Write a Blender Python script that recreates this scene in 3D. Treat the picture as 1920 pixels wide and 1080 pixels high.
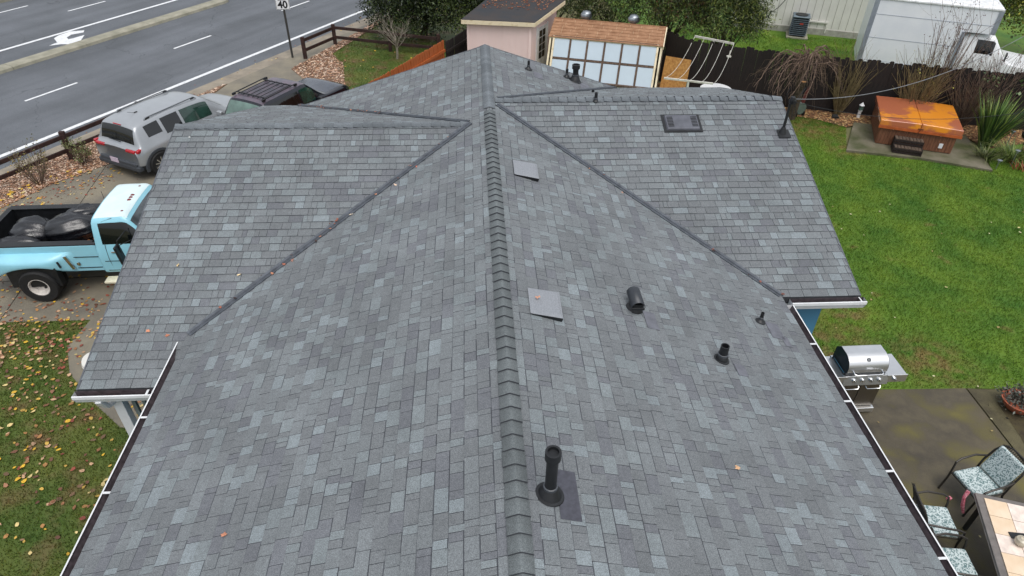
import bpy, bmesh, math, random
import numpy as np
from mathutils import Vector, Matrix
R = math.radians
random.seed(7); rng = np.random.default_rng(7)
for o in list(bpy.data.objects): bpy.data.objects.remove(o)
S = bpy.context.scene; COL = S.collection

# ------------------------------------------------------------ camera, sky, sun, exposure
cam = bpy.data.cameras.new('camera'); camo = bpy.data.objects.new('camera', cam); COL.objects.link(camo)
cam.sensor_width = 36; cam.lens = 23.67; cam.clip_start = .05; cam.clip_end = 1500
p, yaw, roll = R(37.706), R(3.816), R(1.080)
fw = Vector((math.sin(yaw)*math.cos(p), math.cos(yaw)*math.cos(p), -math.sin(p)))
r = Vector((math.cos(yaw), -math.sin(yaw), 0)); u = r.cross(fw)
r2 = r*math.cos(roll)+u*math.sin(roll); u2 = -r*math.sin(roll)+u*math.cos(roll)
camo.matrix_world = Matrix((( r2.x, u2.x, -fw.x, -.309), (r2.y, u2.y, -fw.y, 0), (r2.z, u2.z, -fw.z, 9.25), (0,0,0,1)))
S.camera = camo
W = bpy.data.worlds.new('World'); S.world = W; W.use_nodes = True
nt = W.node_tree; bg = nt.nodes['Background']
sky = nt.nodes.new('ShaderNodeTexSky'); sky.sky_type = 'NISHITA'; sky.sun_disc = False
SUN_EL, SUN_ROT = R(66), R(165)
sky.sun_elevation = SUN_EL; sky.sun_rotation = SUN_ROT; sky.air_density = 1.0; sky.dust_density = 6.0; sky.ozone_density = 1.0
hs = nt.nodes.new('ShaderNodeHueSaturation'); hs.inputs['Saturation'].default_value = .38
nt.links.new(sky.outputs[0], hs.inputs['Color']); oc = nt.nodes.new('ShaderNodeMix'); oc.data_type = 'RGBA'; oc.inputs[0].default_value = .5; oc.inputs[7].default_value = (5.6, 5.9, 6.3, 1)   # even overcast layer
nt.links.new(hs.outputs[0], oc.inputs[6]); nt.links.new(oc.outputs[2], bg.inputs[0]); bg.inputs[1].default_value = .14
sun = bpy.data.lights.new('sun', 'SUN'); sun.energy = 1.1; sun.angle = R(40); sun.color = (1, .975, .94)
suno = bpy.data.objects.new('sun', sun); COL.objects.link(suno)
sd = Vector((math.sin(SUN_ROT)*math.cos(SUN_EL), math.cos(SUN_ROT)*math.cos(SUN_EL), math.sin(SUN_EL)))
suno.rotation_euler = (-sd).to_track_quat('-Z', 'Y').to_euler()
S.view_settings.view_transform = 'Standard'; S.view_settings.look = 'None'; S.view_settings.exposure = .22; S.view_settings.gamma = 1
S.view_settings.use_curve_mapping = False
S.render.engine = 'CYCLES'

# ------------------------------------------------------------ materials
def lin(c):
    return tuple(((x/255/12.92) if x/255 <= .04045 else ((x/255+.055)/1.055)**2.4) for x in c)
def M(name, rgb, rough=.7, metal=0, var=.18, scale=6, bump=0, bscale=60, coat=0, attr=None, rgb2=None, detail=4, stretch=None, world=False, spec=.5, lo=.35, hi=.65):
    m = bpy.data.materials.new(name); m.use_nodes = True; n = m.node_tree.nodes; L = m.node_tree.links
    b = n['Principled BSDF']; c = lin(rgb)
    tc = n.new('ShaderNodeTexCoord')
    src = tc.outputs['Object']
    if world: src = n.new('ShaderNodeNewGeometry').outputs['Position']
    if stretch:
        mp = n.new('ShaderNodeMapping'); mp.inputs['Scale'].default_value = stretch; L.new(src, mp.inputs[0]); src = mp.outputs[0]
    nz = n.new('ShaderNodeTexNoise'); nz.inputs['Scale'].default_value = scale; nz.inputs['Detail'].default_value = detail; nz.inputs['Roughness'].default_value = .6
    L.new(src, nz.inputs['Vector'])
    cr = n.new('ShaderNodeValToRGB'); cr.color_ramp.elements[0].position = lo; cr.color_ramp.elements[1].position = hi
    c2 = lin(rgb2) if rgb2 else tuple(x*(1+var) for x in c)
    c1 = c if rgb2 else tuple(x*(1-var) for x in c)
    cr.color_ramp.elements[0].color = (*c1, 1); cr.color_ramp.elements[1].color = (*c2, 1)
    L.new(nz.outputs[0], cr.inputs[0]); out = cr.outputs[0]
    if attr:
        at = n.new('ShaderNodeAttribute'); at.attribute_name = attr
        mx = n.new('ShaderNodeMix'); mx.data_type = 'RGBA'; mx.blend_type = 'MULTIPLY'; mx.inputs[0].default_value = 1
        L.new(out, mx.inputs[6]); L.new(at.outputs['Color'], mx.inputs[7]); out = mx.outputs[2]
    L.new(out, b.inputs['Base Color'])
    b.inputs['Roughness'].default_value = rough; b.inputs['Metallic'].default_value = metal; b.inputs['Specular IOR Level'].default_value = spec
    if coat: b.inputs['Coat Weight'].default_value = coat; b.inputs['Coat Roughness'].default_value = .08
    if bump:
        bn = n.new('ShaderNodeTexNoise'); bn.inputs['Scale'].default_value = bscale; bn.inputs['Detail'].default_value = 3; L.new(src, bn.inputs['Vector'])
        bp = n.new('ShaderNodeBump'); bp.inputs['Strength'].default_value = bump; bp.inputs['Distance'].default_value = .02
        L.new(bn.outputs[0], bp.inputs['Height']); L.new(bp.outputs[0], b.inputs['Normal'])
    return m
def emod(m): return m.node_tree.nodes, m.node_tree.links, m.node_tree.nodes['Principled BSDF']

def shingle_mat(name):
    # granules: base is white, multiplied by the per-piece colour; speckle and soft weather staining
    m = bpy.data.materials.new(name); m.use_nodes = True; n, L, b = emod(m)
    g = n.new('ShaderNodeNewGeometry'); at = n.new('ShaderNodeAttribute'); at.attribute_name = 'tone'
    def noise(sc, det, lo, hi, a, z):
        t = n.new('ShaderNodeTexNoise'); t.inputs['Scale'].default_value = sc; t.inputs['Detail'].default_value = det
        L.new(g.outputs['Position'], t.inputs['Vector'])
        q = n.new('ShaderNodeMapRange'); q.inputs[1].default_value = lo; q.inputs[2].default_value = hi; q.inputs[3].default_value = a; q.inputs[4].default_value = z
        L.new(t.outputs[0], q.inputs[0]); return q.outputs[0], t
    a, t1 = noise(120, 4, .3, .7, .6, 1.42); c, _ = noise(1.3, 4,   .35, .7, .89, 1.10); d, _ = noise(24, 3, .3, .7, .92, 1.07)
    m1 = n.new('ShaderNodeMath'); m1.operation = 'MULTIPLY'; L.new(a, m1.inputs[0]); L.new(c, m1.inputs[1])
    m2 = n.new('ShaderNodeMath'); m2.operation = 'MULTIPLY'; L.new(m1.outputs[0], m2.inputs[0]); L.new(d, m2.inputs[1])
    v = n.new('ShaderNodeVectorMath'); v.operation = 'SCALE'; L.new(at.outputs['Color'], v.inputs[0]); L.new(m2.outputs[0], v.inputs['Scale'])
    L.new(v.outputs[0], b.inputs['Base Color']); b.inputs['Roughness'].default_value = .85; b.inputs['Specular IOR Level'].default_value = .35
    bp = n.new('ShaderNodeBump'); bp.inputs['Strength'].default_value = .35; bp.inputs['Distance'].default_value = .004
    L.new(t1.outputs[0], bp.inputs['Height']); L.new(bp.outputs[0], b.inputs['Normal'])
    return m
m_sh = shingle_mat('asphalt_granules')
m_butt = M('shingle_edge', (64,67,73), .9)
m_deck = M('roof_underlay', (52,54,58), .9)
m_flash = M('valley_metal', (88,93,100), .5, .3, var=.25, scale=9)
m_white = M('white_trim', (222,224,226), .45, var=.06, scale=3)
m_gutin = M('gutter_inside_brown', (78,70,74), .55, var=.35, scale=14)
m_black = M('black_plastic', (26,28,31), .45, var=.3, scale=12)
m_rubber = M('tyre_rubber', (22,22,23), .75, var=.2, scale=20)
m_galv = M('galvanised_metal', (150,156,162), .38, .8, var=.2, scale=12)
m_steel = M('stainless_steel', (226,227,228), .33, 1, var=.06, scale=3, stretch=(1,1,30))
m_chrome = M('chrome', (215,217,220), .1, 1, var=.03)
m_glass = M('dark_window_glass', (14,18,19), .06, 0, var=.2, scale=1.5, spec=.8)
m_greenglass = M('green_tinted_glass', (32,58,50), .07, 0, var=.4, scale=2.5, spec=.9)
m_paleglass = M('pale_reflecting_glass', (96,120,112), .07, 0, var=.35, scale=1.6, spec=.9)
m_blue = M('blue_wall_paint', (76,134,166), .6, var=.07, scale=2)
m_conc = M('driveway_concrete', (134,126,108), .6, var=.2, scale=.9, bump=.2, bscale=90, rgb2=(104,99,90), world=True, detail=8)
m_gut = M('gutter_pan_concrete', (150,140,124), .7, scale=1.6, bump=.2, rgb2=(122,114,102), world=True, detail=8)
m_kerb = M('median_concrete', (158,154,138), .75, scale=2.2, bump=.15, rgb2=(132,130,114), world=True, detail=8)
m_line = M('road_paint_white', (222,224,226), .6, scale=7, rgb2=(180,182,185), world=True, detail=8, lo=.5, hi=.78)
m_joint = M('joint_dirt', (58,52,45), .9, world=True)
m_mulchbase = M('mulch_soil', (96,72,52), .9, scale=9, rgb2=(130,100,76), world=True, detail=6, bump=.5)
m_leaf = M('fallen_leaf_colours', (255,255,255), .6, var=.12, scale=30, attr='tone', world=True)
m_dwood = M('dark_stained_wood', (34,24,21), .8, var=.4, scale=5, stretch=(8,8,1), bump=.3)
m_owood = M('orange_stained_fence', (178,96,44), .6, scale=5, rgb2=(140,66,26), stretch=(9,9,1))
m_railwood = M('old_brown_rail_wood', (50,30,26), .75, var=.4, scale=7, bump=.3)
m_twig = M('bare_twig_bark', (112,98,80), .85, scale=6, rgb2=(84,64,60))
m_twig2 = M('olive_stem_bark', (134,120,84), .85, scale=6, rgb2=(92,78,52))
m_twigr = M('purple_twig_bark', (126,106,90), .85, scale=6, rgb2=(80,62,56))
m_trunk = M('tree_bark', (66,56,44), .9, var=.35, scale=14, bump=.6)
m_foli = M('leaf_green', (255,255,255), .5, var=.15, scale=3, attr='tone')
def asphalt():
    m = M('road_asphalt', (98,102,108), .72, var=.1, scale=.35, bump=.25, bscale=160, world=True, rgb2=(84,88,93), detail=9)
    n, L, b = emod(m); g = n.new('ShaderNodeNewGeometry')
    v = n.new('ShaderNodeTexVoronoi'); v.feature = 'DISTANCE_TO_EDGE'; v.inputs['Scale'].default_value = .33
    nz = n.new('ShaderNodeTexNoise'); nz.inputs['Scale'].default_value = 2.2; nz.inputs['Detail'].default_value = 6
    L.new(g.outputs['Position'], nz.inputs['Vector'])
    ad = n.new('ShaderNodeVectorMath'); ad.operation = 'MULTIPLY_ADD'; ad.inputs[1].default_value = (.7,.7,.7)
    L.new(nz.outputs['Color'], ad.inputs[0]); L.new(g.outputs['Position'], ad.inputs[2]); L.new(ad.outputs[0], v.inputs['Vector'])
    gt = n.new('ShaderNodeMath'); gt.operation = 'LESS_THAN'; gt.inputs[1].default_value = .004; L.new(v.outputs['Distance'], gt.inputs[0])
    pn = n.new('ShaderNodeTexNoise'); pn.inputs['Scale'].default_value = .22; L.new(g.outputs['Position'], pn.inputs['Vector'])
    pg = n.new('ShaderNodeMath'); pg.operation = 'GREATER_THAN'; pg.inputs[1].default_value = .5; L.new(pn.outputs[0], pg.inputs[0])
    mu = n.new('ShaderNodeMath'); mu.operation = 'MULTIPLY'; L.new(gt.outputs[0], mu.inputs[0]); L.new(pg.outputs[0], mu.inputs[1])
    sc = n.new('ShaderNodeMath'); sc.operation = 'MULTIPLY'; sc.inputs[1].default_value = .42; L.new(mu.outputs[0], sc.inputs[0])
    old = b.inputs['Base Color'].links[0].from_socket
    # fine speckle of the stones
    sp = n.new('ShaderNodeTexNoise'); sp.inputs['Scale'].default_value = 40; sp.inputs['Detail'].default_value = 4; L.new(g.outputs['Position'], sp.inputs['Vector'])
    mr = n.new('ShaderNodeMapRange'); mr.inputs[1].default_value = .3; mr.inputs[2].default_value = .7; mr.inputs[3].default_value = .86; mr.inputs[4].default_value = 1.14; L.new(sp.outputs[0], mr.inputs[0])
    vs = n.new('ShaderNodeVectorMath'); vs.operation = 'SCALE'; L.new(old, vs.inputs[0]); L.new(mr.outputs[0], vs.inputs['Scale'])
    sx = n.new('ShaderNodeMapping'); sx.vector_type = 'POINT'; sx.inputs['Rotation'].default_value = (0,0,R(-59.54)); L.new(g.outputs['Position'], sx.inputs[0])
    s2 = n.new('ShaderNodeMapping'); s2.inputs['Scale'].default_value = (.03,.75,1); L.new(sx.outputs[0], s2.inputs[0])
    tk_ = n.new('ShaderNodeTexNoise'); tk_.inputs['Scale'].default_value = 1.3; tk_.inputs['Detail'].default_value = 5; L.new(s2.outputs[0], tk_.inputs['Vector'])
    tm_ = n.new('ShaderNodeMapRange'); tm_.inputs[1].default_value = .35; tm_.inputs[2].default_value = .65; tm_.inputs[3].default_value = .84; tm_.inputs[4].default_value = 1.14; L.new(tk_.outputs[0], tm_.inputs[0])
    v3 = n.new('ShaderNodeVectorMath'); v3.operation = 'SCALE'; L.new(vs.outputs[0], v3.inputs[0]); L.new(tm_.outputs[0], v3.inputs['Scale']); vs = v3
    mx = n.new('ShaderNodeMix'); mx.data_type = 'RGBA'; L.new(sc.outputs[0], mx.inputs[0]); L.new(vs.outputs[0], mx.inputs[6]); mx.inputs[7].default_value = (.02,.02,.022,1)
    L.new(mx.outputs[2], b.inputs['Base Color']); return m
m_asph = asphalt()
def lawn_mat(name, a, b_, brown, bp_lo, bp_hi, tone=True, patch=None):
    m = bpy.data.materials.new(name); m.use_nodes = True; n, L, b = emod(m); g = n.new('ShaderNodeNewGeometry')
    def nz(s, d):
        t = n.new('ShaderNodeTexNoise'); t.inputs['Scale'].default_value = s; t.inputs['Detail'].default_value = d; L.new(g.outputs['Position'], t.inputs['Vector']); return t.outputs[0]
    c = n.new('ShaderNodeValToRGB'); c.color_ramp.elements[0].position = .28; c.color_ramp.elements[1].position = .70
    c.color_ramp.elements[0].color = (*lin(a),1); c.color_ramp.elements[1].color = (*lin(b_),1); L.new(nz(.9,6), c.inputs[0])
    q = n.new('ShaderNodeMapRange'); q.inputs[1].default_value = bp_lo; q.inputs[2].default_value = bp_hi; L.new(nz(1.7,7), q.inputs[0])
    fac = q.outputs[0]
    for (px, py, rad) in (patch or []):
        d = n.new('ShaderNodeVectorMath'); d.operation = 'DISTANCE'; d.inputs[1].default_value = (px, py, 0); L.new(g.outputs['Position'], d.inputs[0])
        k = n.new('ShaderNodeMapRange'); k.inputs[1].default_value = rad; k.inputs[2].default_value = rad*.2; L.new(d.outputs['Value'], k.inputs[0])
        k2 = n.new('ShaderNodeMath'); k2.operation = 'MULTIPLY'; L.new(k.outputs[0], k2.inputs[0])
        k3 = n.new('ShaderNodeMapRange'); k3.inputs[1].default_value = .38; k3.inputs[2].default_value = .6; L.new(nz(3.1,6), k3.inputs[0]); L.new(k3.outputs[0], k2.inputs[1])
        mxx = n.new('ShaderNodeMath'); mxx.operation = 'MAXIMUM'; L.new(fac, mxx.inputs[0]); L.new(k2.outputs[0], mxx.inputs[1]); fac = mxx.outputs[0]
    mx = n.new('ShaderNodeMix'); mx.data_type = 'RGBA'; L.new(fac, mx.inputs[0]); L.new(c.outputs[0], mx.inputs[6]); mx.inputs[7].default_value = (*lin(brown),1)
    out = mx.outputs[2]
    at = n.new('ShaderNodeAttribute'); at.attribute_name = 'tone'
    m2 = n.new('ShaderNodeMix'); m2.data_type = 'RGBA'; m2.blend_type = 'MULTIPLY'; m2.inputs[0].default_value = 1; L.new(out, m2.inputs[6]); L.new(at.outputs['Color'], m2.inputs[7])
    L.new(m2.outputs[2], b.inputs['Base Color']); b.inputs['Roughness'].default_value = .65; b.inputs['Specular IOR Level'].default_value = .3
    return m
m_lawnb = lawn_mat('back_lawn_grass', (58,98,27), (100,126,38), (118,104,62), .64, .78, patch=[(6.9,9.7,1.3),(8.7,9.2,1.1),(7.6,10.6,.9),(10.9,20.2,1.6),(11.2,18.6,.8)])
m_lawnf = lawn_mat('front_lawn_grass', (64,88,34), (96,104,48), (108,90,62), .50, .72)

# ------------------------------------------------------------ object helpers
def link(o, parent=None):
    COL.objects.link(o)
    if parent: o.parent = parent
    return o
def tag(o, label=None, cat=None, group=None, kind=None):
    if label: o['label'] = label
    if cat: o['category'] = cat
    if group: o['group'] = group
    if kind: o['kind'] = kind
    return o
def empty(name, loc, rz=0, label=None, cat=None, group=None):
    o = bpy.data.objects.new(name, None); link(o); o.location = loc; o.rotation_euler = (0,0,R(rz)); o.empty_display_size = .1
    return tag(o, label, cat, group)
def copy_tree(o, parent=None):
    c = o.copy(); COL.objects.link(c); c.parent = parent
    for ch in [x for x in bpy.data.objects if x.parent == o]: copy_tree(ch, c)
    return c
class MB:
    def __init__(s): s.v = []; s.f = []; s.m = []; s.t = []; s.tone = (1,1,1)
    def add(s, vs, fs, mi=0):
        b = len(s.v); s.v += [tuple(x) for x in vs]; s.f += [tuple(b+i for i in f) for f in fs]; s.m += [mi]*len(fs); s.t += [s.tone]*len(vs); return s
    def box(s, c, d, rz=0, mi=0, tilt=None, top=None):
        x, y, z = d[0]/2, d[1]/2, d[2]/2; tx, ty = top or (1,1)
        vs = [Vector(q) for q in ((-x,-y,-z),(x,-y,-z),(x,y,-z),(-x,y,-z),(-x*tx,-y*ty,z),(x*tx,-y*ty,z),(x*tx,y*ty,z),(-x*tx,y*ty,z))]
        mt = Matrix.Rotation(R(rz),3,'Z')
        if tilt: mt = mt @ Matrix.Rotation(R(tilt[0]),3,'X') @ Matrix.Rotation(R(tilt[1]),3,'Y')
        return s.add([mt@q+Vector(c) for q in vs], [(0,3,2,1),(4,5,6,7),(0,1,5,4),(1,2,6,5),(2,3,7,6),(3,0,4,7)], mi)
    def beam(s, a, b, w, h, mi=0, up=(0,0,1)):
        a, b = Vector(a), Vector(b); d = (b-a).normalized(); up = Vector(up)
        if abs(d.dot(up)) > .98: up = Vector((0,1,0))
        x = d.cross(up).normalized()*w/2; y = x.cross(d).normalized()*h/2
        vs = [a-x-y,a+x-y,a+x+y,a-x+y,b-x-y,b+x-y,b+x+y,b-x+y]
        return s.add(vs, [(0,3,2,1),(4,5,6,7),(0,1,5,4),(1,2,6,5),(2,3,7,6),(3,0,4,7)], mi)
    def tube(s, pts, rad, n=8, mi=0, cap=True):
        pts = [Vector(q) for q in pts]; rs = rad if isinstance(rad, (list,tuple)) else [rad]*len(pts)
        vs = []; ref = None
        for i, q in enumerate(pts):
            d = (pts[min(i+1,len(pts)-1)]-pts[max(i-1,0)]).normalized()
            if ref is None: ref = Vector((1,0,0)) if abs(d.x) < .8 else Vector((0,1,0))
            a = (ref-d*ref.dot(d)).normalized(); ref = a; b = d.cross(a)
            vs += [q+(a*math.cos(2*math.pi*k/n)+b*math.sin(2*math.pi*k/n))*rs[i] for k in range(n)]
        fs = [(i*n+k, i*n+(k+1)%n, (i+1)*n+(k+1)%n, (i+1)*n+k) for i in range(len(pts)-1) for k in range(n)]
        if cap: fs += [tuple(range(n))[::-1], tuple(range((len(pts)-1)*n, len(pts)*n))]
        return s.add(vs, fs, mi)
    def lathe(s, prof, c=(0,0,0), n=20, mi=0, mat=None):   # prof [(r,z)]
        vs = []
        for (rr, z) in prof: vs += [Vector((rr*math.cos(2*math.pi*k/n), rr*math.sin(2*math.pi*k/n), z)) for k in range(n)]
        if mat: vs = [mat@q for q in vs]
        vs = [q+Vector(c) for q in vs]
        fs = [(i*n+k, i*n+(k+1)%n, (i+1)*n+(k+1)%n, (i+1)*n+k) for i in range(len(prof)-1) for k in range(n)]
        return s.add(vs, fs, mi)
    def prism(s, poly, z0, z1, mi=0):
        n = len(poly); vs = [(x,y,z0) for x,y in poly]+[(x,y,z1) for x,y in poly]
        return s.add(vs, [tuple(range(n))[::-1], tuple(range(n,2*n))]+[(i,(i+1)%n,n+(i+1)%n,n+i) for i in range(n)], mi)
    def quad(s, *q, mi=0): return s.add(q, [tuple(range(len(q)))], mi)
    def slab(s, pts, th, mi=0, mi2=None):   # polygon in space extruded down its normal
        q = [Vector(x) for x in pts]; nn = (q[1]-q[0]).cross(q[2]-q[0]).normalized(); n = len(q)
        vs = q+[x-nn*th for x in q]
        s.add(vs, [tuple(range(n))], mi); b = len(s.v)-2*n
        s.f += [tuple(b+n+i for i in range(n))[::-1]]+[(b+(i+1)%n, b+i, b+n+i, b+n+(i+1)%n) for i in range(n)]; s.m += [mi if mi2 is None else mi2]*(n+1); return s
    def mesh(s, name, mats, smooth=False):
        me = bpy.data.meshes.new(name); me.from_pydata(s.v, [], s.f)
        for m in (mats if isinstance(mats,(list,tuple)) else [mats]): me.materials.append(m)
        me.polygons.foreach_set('material_index', s.m)
        a = me.color_attributes.new('tone', 'FLOAT_COLOR', 'POINT'); a.data.foreach_set('color', np.array([(*t,1) for t in s.t], dtype='f').ravel())
        if smooth: me.polygons.foreach_set('use_smooth', [True]*len(me.polygons))
        me.update(); return me
    def build(s, name, mats, parent=None, smooth=False, bevel=0, seg=2, auto=None):
        o = bpy.data.objects.new(name, s.mesh(name, mats, smooth)); link(o, parent)
        if bevel:
            b = o.modifiers.new('bevel','BEVEL'); b.width = bevel; b.segments = seg; b.limit_method = 'ANGLE'; b.angle_limit = R(40)
            o.data.polygons.foreach_set('use_smooth', [True]*len(o.data.polygons)); w = o.modifiers.new('wn','WEIGHTED_NORMAL'); w.keep_sharp = True
        elif smooth:
            o.data.set_sharp_from_angle(angle=R(38))
        return o
def sheet(name, poly, z, m, kind='structure'):
    if sum(poly[i][0]*poly[(i+1)%len(poly)][1]-poly[(i+1)%len(poly)][0]*poly[i][1] for i in range(len(poly))) < 0: poly = poly[::-1]
    o = MB().add([(x,y,z) for x,y in poly], [tuple(range(len(poly)))]).build(name, m); tag(o, kind=kind); return o
def npmesh(name, V, F, mat, tone=None, smooth=False):
    me = bpy.data.meshes.new(name); nv, nf, k = len(V), len(F), F.shape[1]
    me.vertices.add(nv); me.vertices.foreach_set('co', V.astype('f').ravel())
    me.loops.add(nf*k); me.loops.foreach_set('vertex_index', F.astype('i').ravel())
    me.polygons.add(nf); me.polygons.foreach_set('loop_start', np.arange(0,nf*k,k,dtype='i'))
    if smooth: me.polygons.foreach_set('use_smooth', np.ones(nf,dtype=bool))
    me.materials.append(mat); me.update(calc_edges=True)
    if tone is not None:
        a = me.color_attributes.new('tone','FLOAT_COLOR','POINT'); a.data.foreach_set('color', np.c_[tone, np.ones(len(tone))].astype('f').ravel())
    return me
def npobj(name, V, F, mat, tone=None, parent=None):
    return link(bpy.data.objects.new(name, npmesh(name, V, F, mat, tone)), parent)
def inpoly(P, poly):
    x, y = P[:,0], P[:,1]; c = np.zeros(len(P), bool); n = len(poly)
    for i in range(n):
        x0,y0 = poly[i]; x1,y1 = poly[(i+1)%n]
        if y0 == y1: continue
        k = ((y0 > y) != (y1 > y)) & (x < (x1-x0)*(y-y0)/(y1-y0)+x0); c ^= k
    return c
def sample(poly, n):
    a = np.array(poly); lo, hi = a.min(0), a.max(0)
    P = rng.uniform(lo, hi, (n,2)); return P[inpoly(P, poly)]
def area(poly):
    a = np.array(poly); lo, hi = a.min(0), a.max(0); return float(np.prod(hi-lo))
def grass(name, poly, dens, h, mat, z=0.0, holes=()):
    P = sample(poly, int(area(poly)*dens))
    for hpoly in holes: P = P[~inpoly(P, hpoly)]
    n = len(P); a = rng.uniform(0,2*np.pi,n); hh = h*rng.uniform(.5,1.3,n); w = rng.uniform(.004,.008,n)*1.3; b = rng.uniform(0,2*np.pi,n); l = hh*rng.uniform(.3,1.1,n)
    V = np.zeros((n,3,3)); V[:,0,:2] = P+np.c_[np.cos(a)*w,np.sin(a)*w]; V[:,1,:2] = P-np.c_[np.cos(a)*w,np.sin(a)*w]; V[:,2,:2] = P+np.c_[np.cos(b)*l,np.sin(b)*l]
    V[:,:2,2] = z-.002; V[:,2,2] = z+hh
    t = rng.uniform(.72,1.35,n); tone = np.stack([t*rng.uniform(.85,1.2,n), t, t*rng.uniform(.7,1,n)],1)
    o = npobj(name, V.reshape(-1,3), np.arange(3*n).reshape(n,3), mat, np.repeat(tone,3,0)); return o
LEAFC = [(196,160,74),(164,118,70),(134,92,62),(158,112,84),(204,182,124),(104,68,50),(184,148,116),(214,170,50),(134,66,50)]
def litter(name, P, size, cols, z=0.01, curl=.5, probs=None):
    n = len(P); C = np.array([lin(c) for c in cols]); ci = rng.choice(len(cols), n, p=probs); t = C[ci]*rng.uniform(.7,1.25,(n,1))
    a = rng.uniform(0,2*np.pi,n); s = size*rng.uniform(.55,1.25,n)
    ang = a[:,None]+np.array([0,.95,2.1,np.pi,4.1,5.3])+rng.uniform(-.2,.2,(n,6)); rr = s[:,None]*np.array([.62,.42,.4,.55,.4,.42])*rng.uniform(.8,1.15,(n,6))
    V = np.zeros((n,6,3)); V[:,:,0] = P[:,None,0]+np.cos(ang)*rr; V[:,:,1] = P[:,None,1]+np.sin(ang)*rr
    zz = z if np.isscalar(z) else z[:,None]
    V[:,:,2] = zz+rng.uniform(.1,1,(n,6))*s[:,None]*.35*curl
    o = npobj(name, V.reshape(-1,3), np.arange(6*n).reshape(n,6), m_leaf, np.repeat(t,6,0)); return o
def foliage(C, L, Wd, tones, droop=.3, jit=None):
    """lanceolate leaves (diamonds) at centres C"""
    n = len(C); d = rng.normal(size=(n,3)); d[:,2] -= droop; d /= np.linalg.norm(d,axis=1)[:,None]
    q = rng.normal(size=(n,3)); q -= d*(q*d).sum(1)[:,None]; q /= np.linalg.norm(q,axis=1)[:,None]
    l = L*rng.uniform(.6,1.3,n)[:,None]; w = Wd*rng.uniform(.6,1.3,n)[:,None]
    V = np.stack([C, C+d*l*.45+q*w*.5, C+d*l, C+d*l*.45-q*w*.5],1)
    T = np.array([lin(c) for c in tones]); t = T[rng.integers(0,len(T),n)]*rng.uniform(.65,1.35,(n,1))
    return V.reshape(-1,3), np.arange(4*n).reshape(n,4), np.repeat(t,4,0)
def crown(name, blobs, n, L, Wd, tones, parent=None, clump=28, droop=.3, spread=.16):
    wts = np.array([b[3]*b[4]+b[4]*b[5]+b[3]*b[5] for b in blobs]); wts = wts/wts.sum(); nc = n//clump
    bi = rng.choice(len(blobs), nc, p=wts); B = np.array(blobs)[bi]
    d = rng.normal(size=(nc,3)); d /= np.linalg.norm(d,axis=1)[:,None]; d[:,2] = np.where(d[:,2] < -.5, -d[:,2], d[:,2])
    rr = rng.uniform(.6,1.08,nc)[:,None]
    cc = B[:,:3]+d*B[:,3:6]*rr
    ct = rng.uniform(.6,1.4,nc)
    C = np.repeat(cc,clump,0)+rng.normal(size=(nc*clump,3))*spread
    V, F, t = foliage(C, L, Wd, tones, droop); t = t*np.repeat(np.repeat(ct,clump),4)[:,None]
    return npobj(name, V, F, m_foli, t, parent)

# ================================================================= THE SETTING
sheet('ground', [(-400,-200),(400,-200),(400,700),(-400,700)], -.03, M('ground_earth', (92,98,58), .9, scale=.4, rgb2=(112,104,74), world=True))
D = Vector((.507,.862)); N = Vector((-.862,.507))
def rd(c, s): q = N*c+D*s; return (q.x, q.y)
def strip(name, c0, c1, s0, s1, z, m, kind='structure'): return sheet(name, [rd(c0,s0),rd(c0,s1),rd(c1,s1),rd(c1,s0)], z, m, kind)
strip('road', 20.95, 37.3, -40, 120, -.012, m_asph)
strip('gutter_pan', 20.3, 20.95, -40, 120, -.006, m_gut)
m_far = M('far_verge_dirt', (150,136,116), .9, scale=2, rgb2=(120,112,88), world=True, detail=8)
strip('far_verge', 37.6, 48, -40, 120, .1, m_far)
o = MB().add([(*rd(37.3,-40),-.03),(*rd(37.3,120),-.03),(*rd(37.3,120),.12),(*rd(37.3,-40),.12),(*rd(37.6,-40),.12),(*rd(37.6,120),.12)], [(0,1,2,3),(3,2,5,4)]).build('far_kerb', m_kerb); tag(o, kind='structure')
# painted markings
z = -.004
paint = [('edge_line', 21.66,21.84,-40,120), ('centre_line', 30.62,30.80,-40,120)]
for nme,c0,c1,s0,s1 in paint: strip(nme, c0,c1,s0,s1,z,m_line)
for s in (11.9-6.25, 11.9, 18.15, 24.4, 30.65): strip('lane_dash', 24.99,25.10,s,s+1.95,z,m_line)
for c,s in ((33.4,19.4),(33.4,25.7),(33.4,13.1),(35.8,18.1-1.0)): strip('lane_dash', c-.055,c+.055,s,s+1.95,z,m_line)
sheet('turn_arrow', [(-17.49,28.74),(-17.09,28.93),(-16.52,28.93),(-16.48,29.22),(-16.69,30.14),(-16.95,29.72),(-17.1,29.57),(-17.27,29.81),(-17.25,30.16),(-16.88,30.48),(-16.97,30.77),(-17.5,30.62),(-17.73,30.09),(-17.74,29.69),(-17.36,29.16)], z, m_line)
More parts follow.
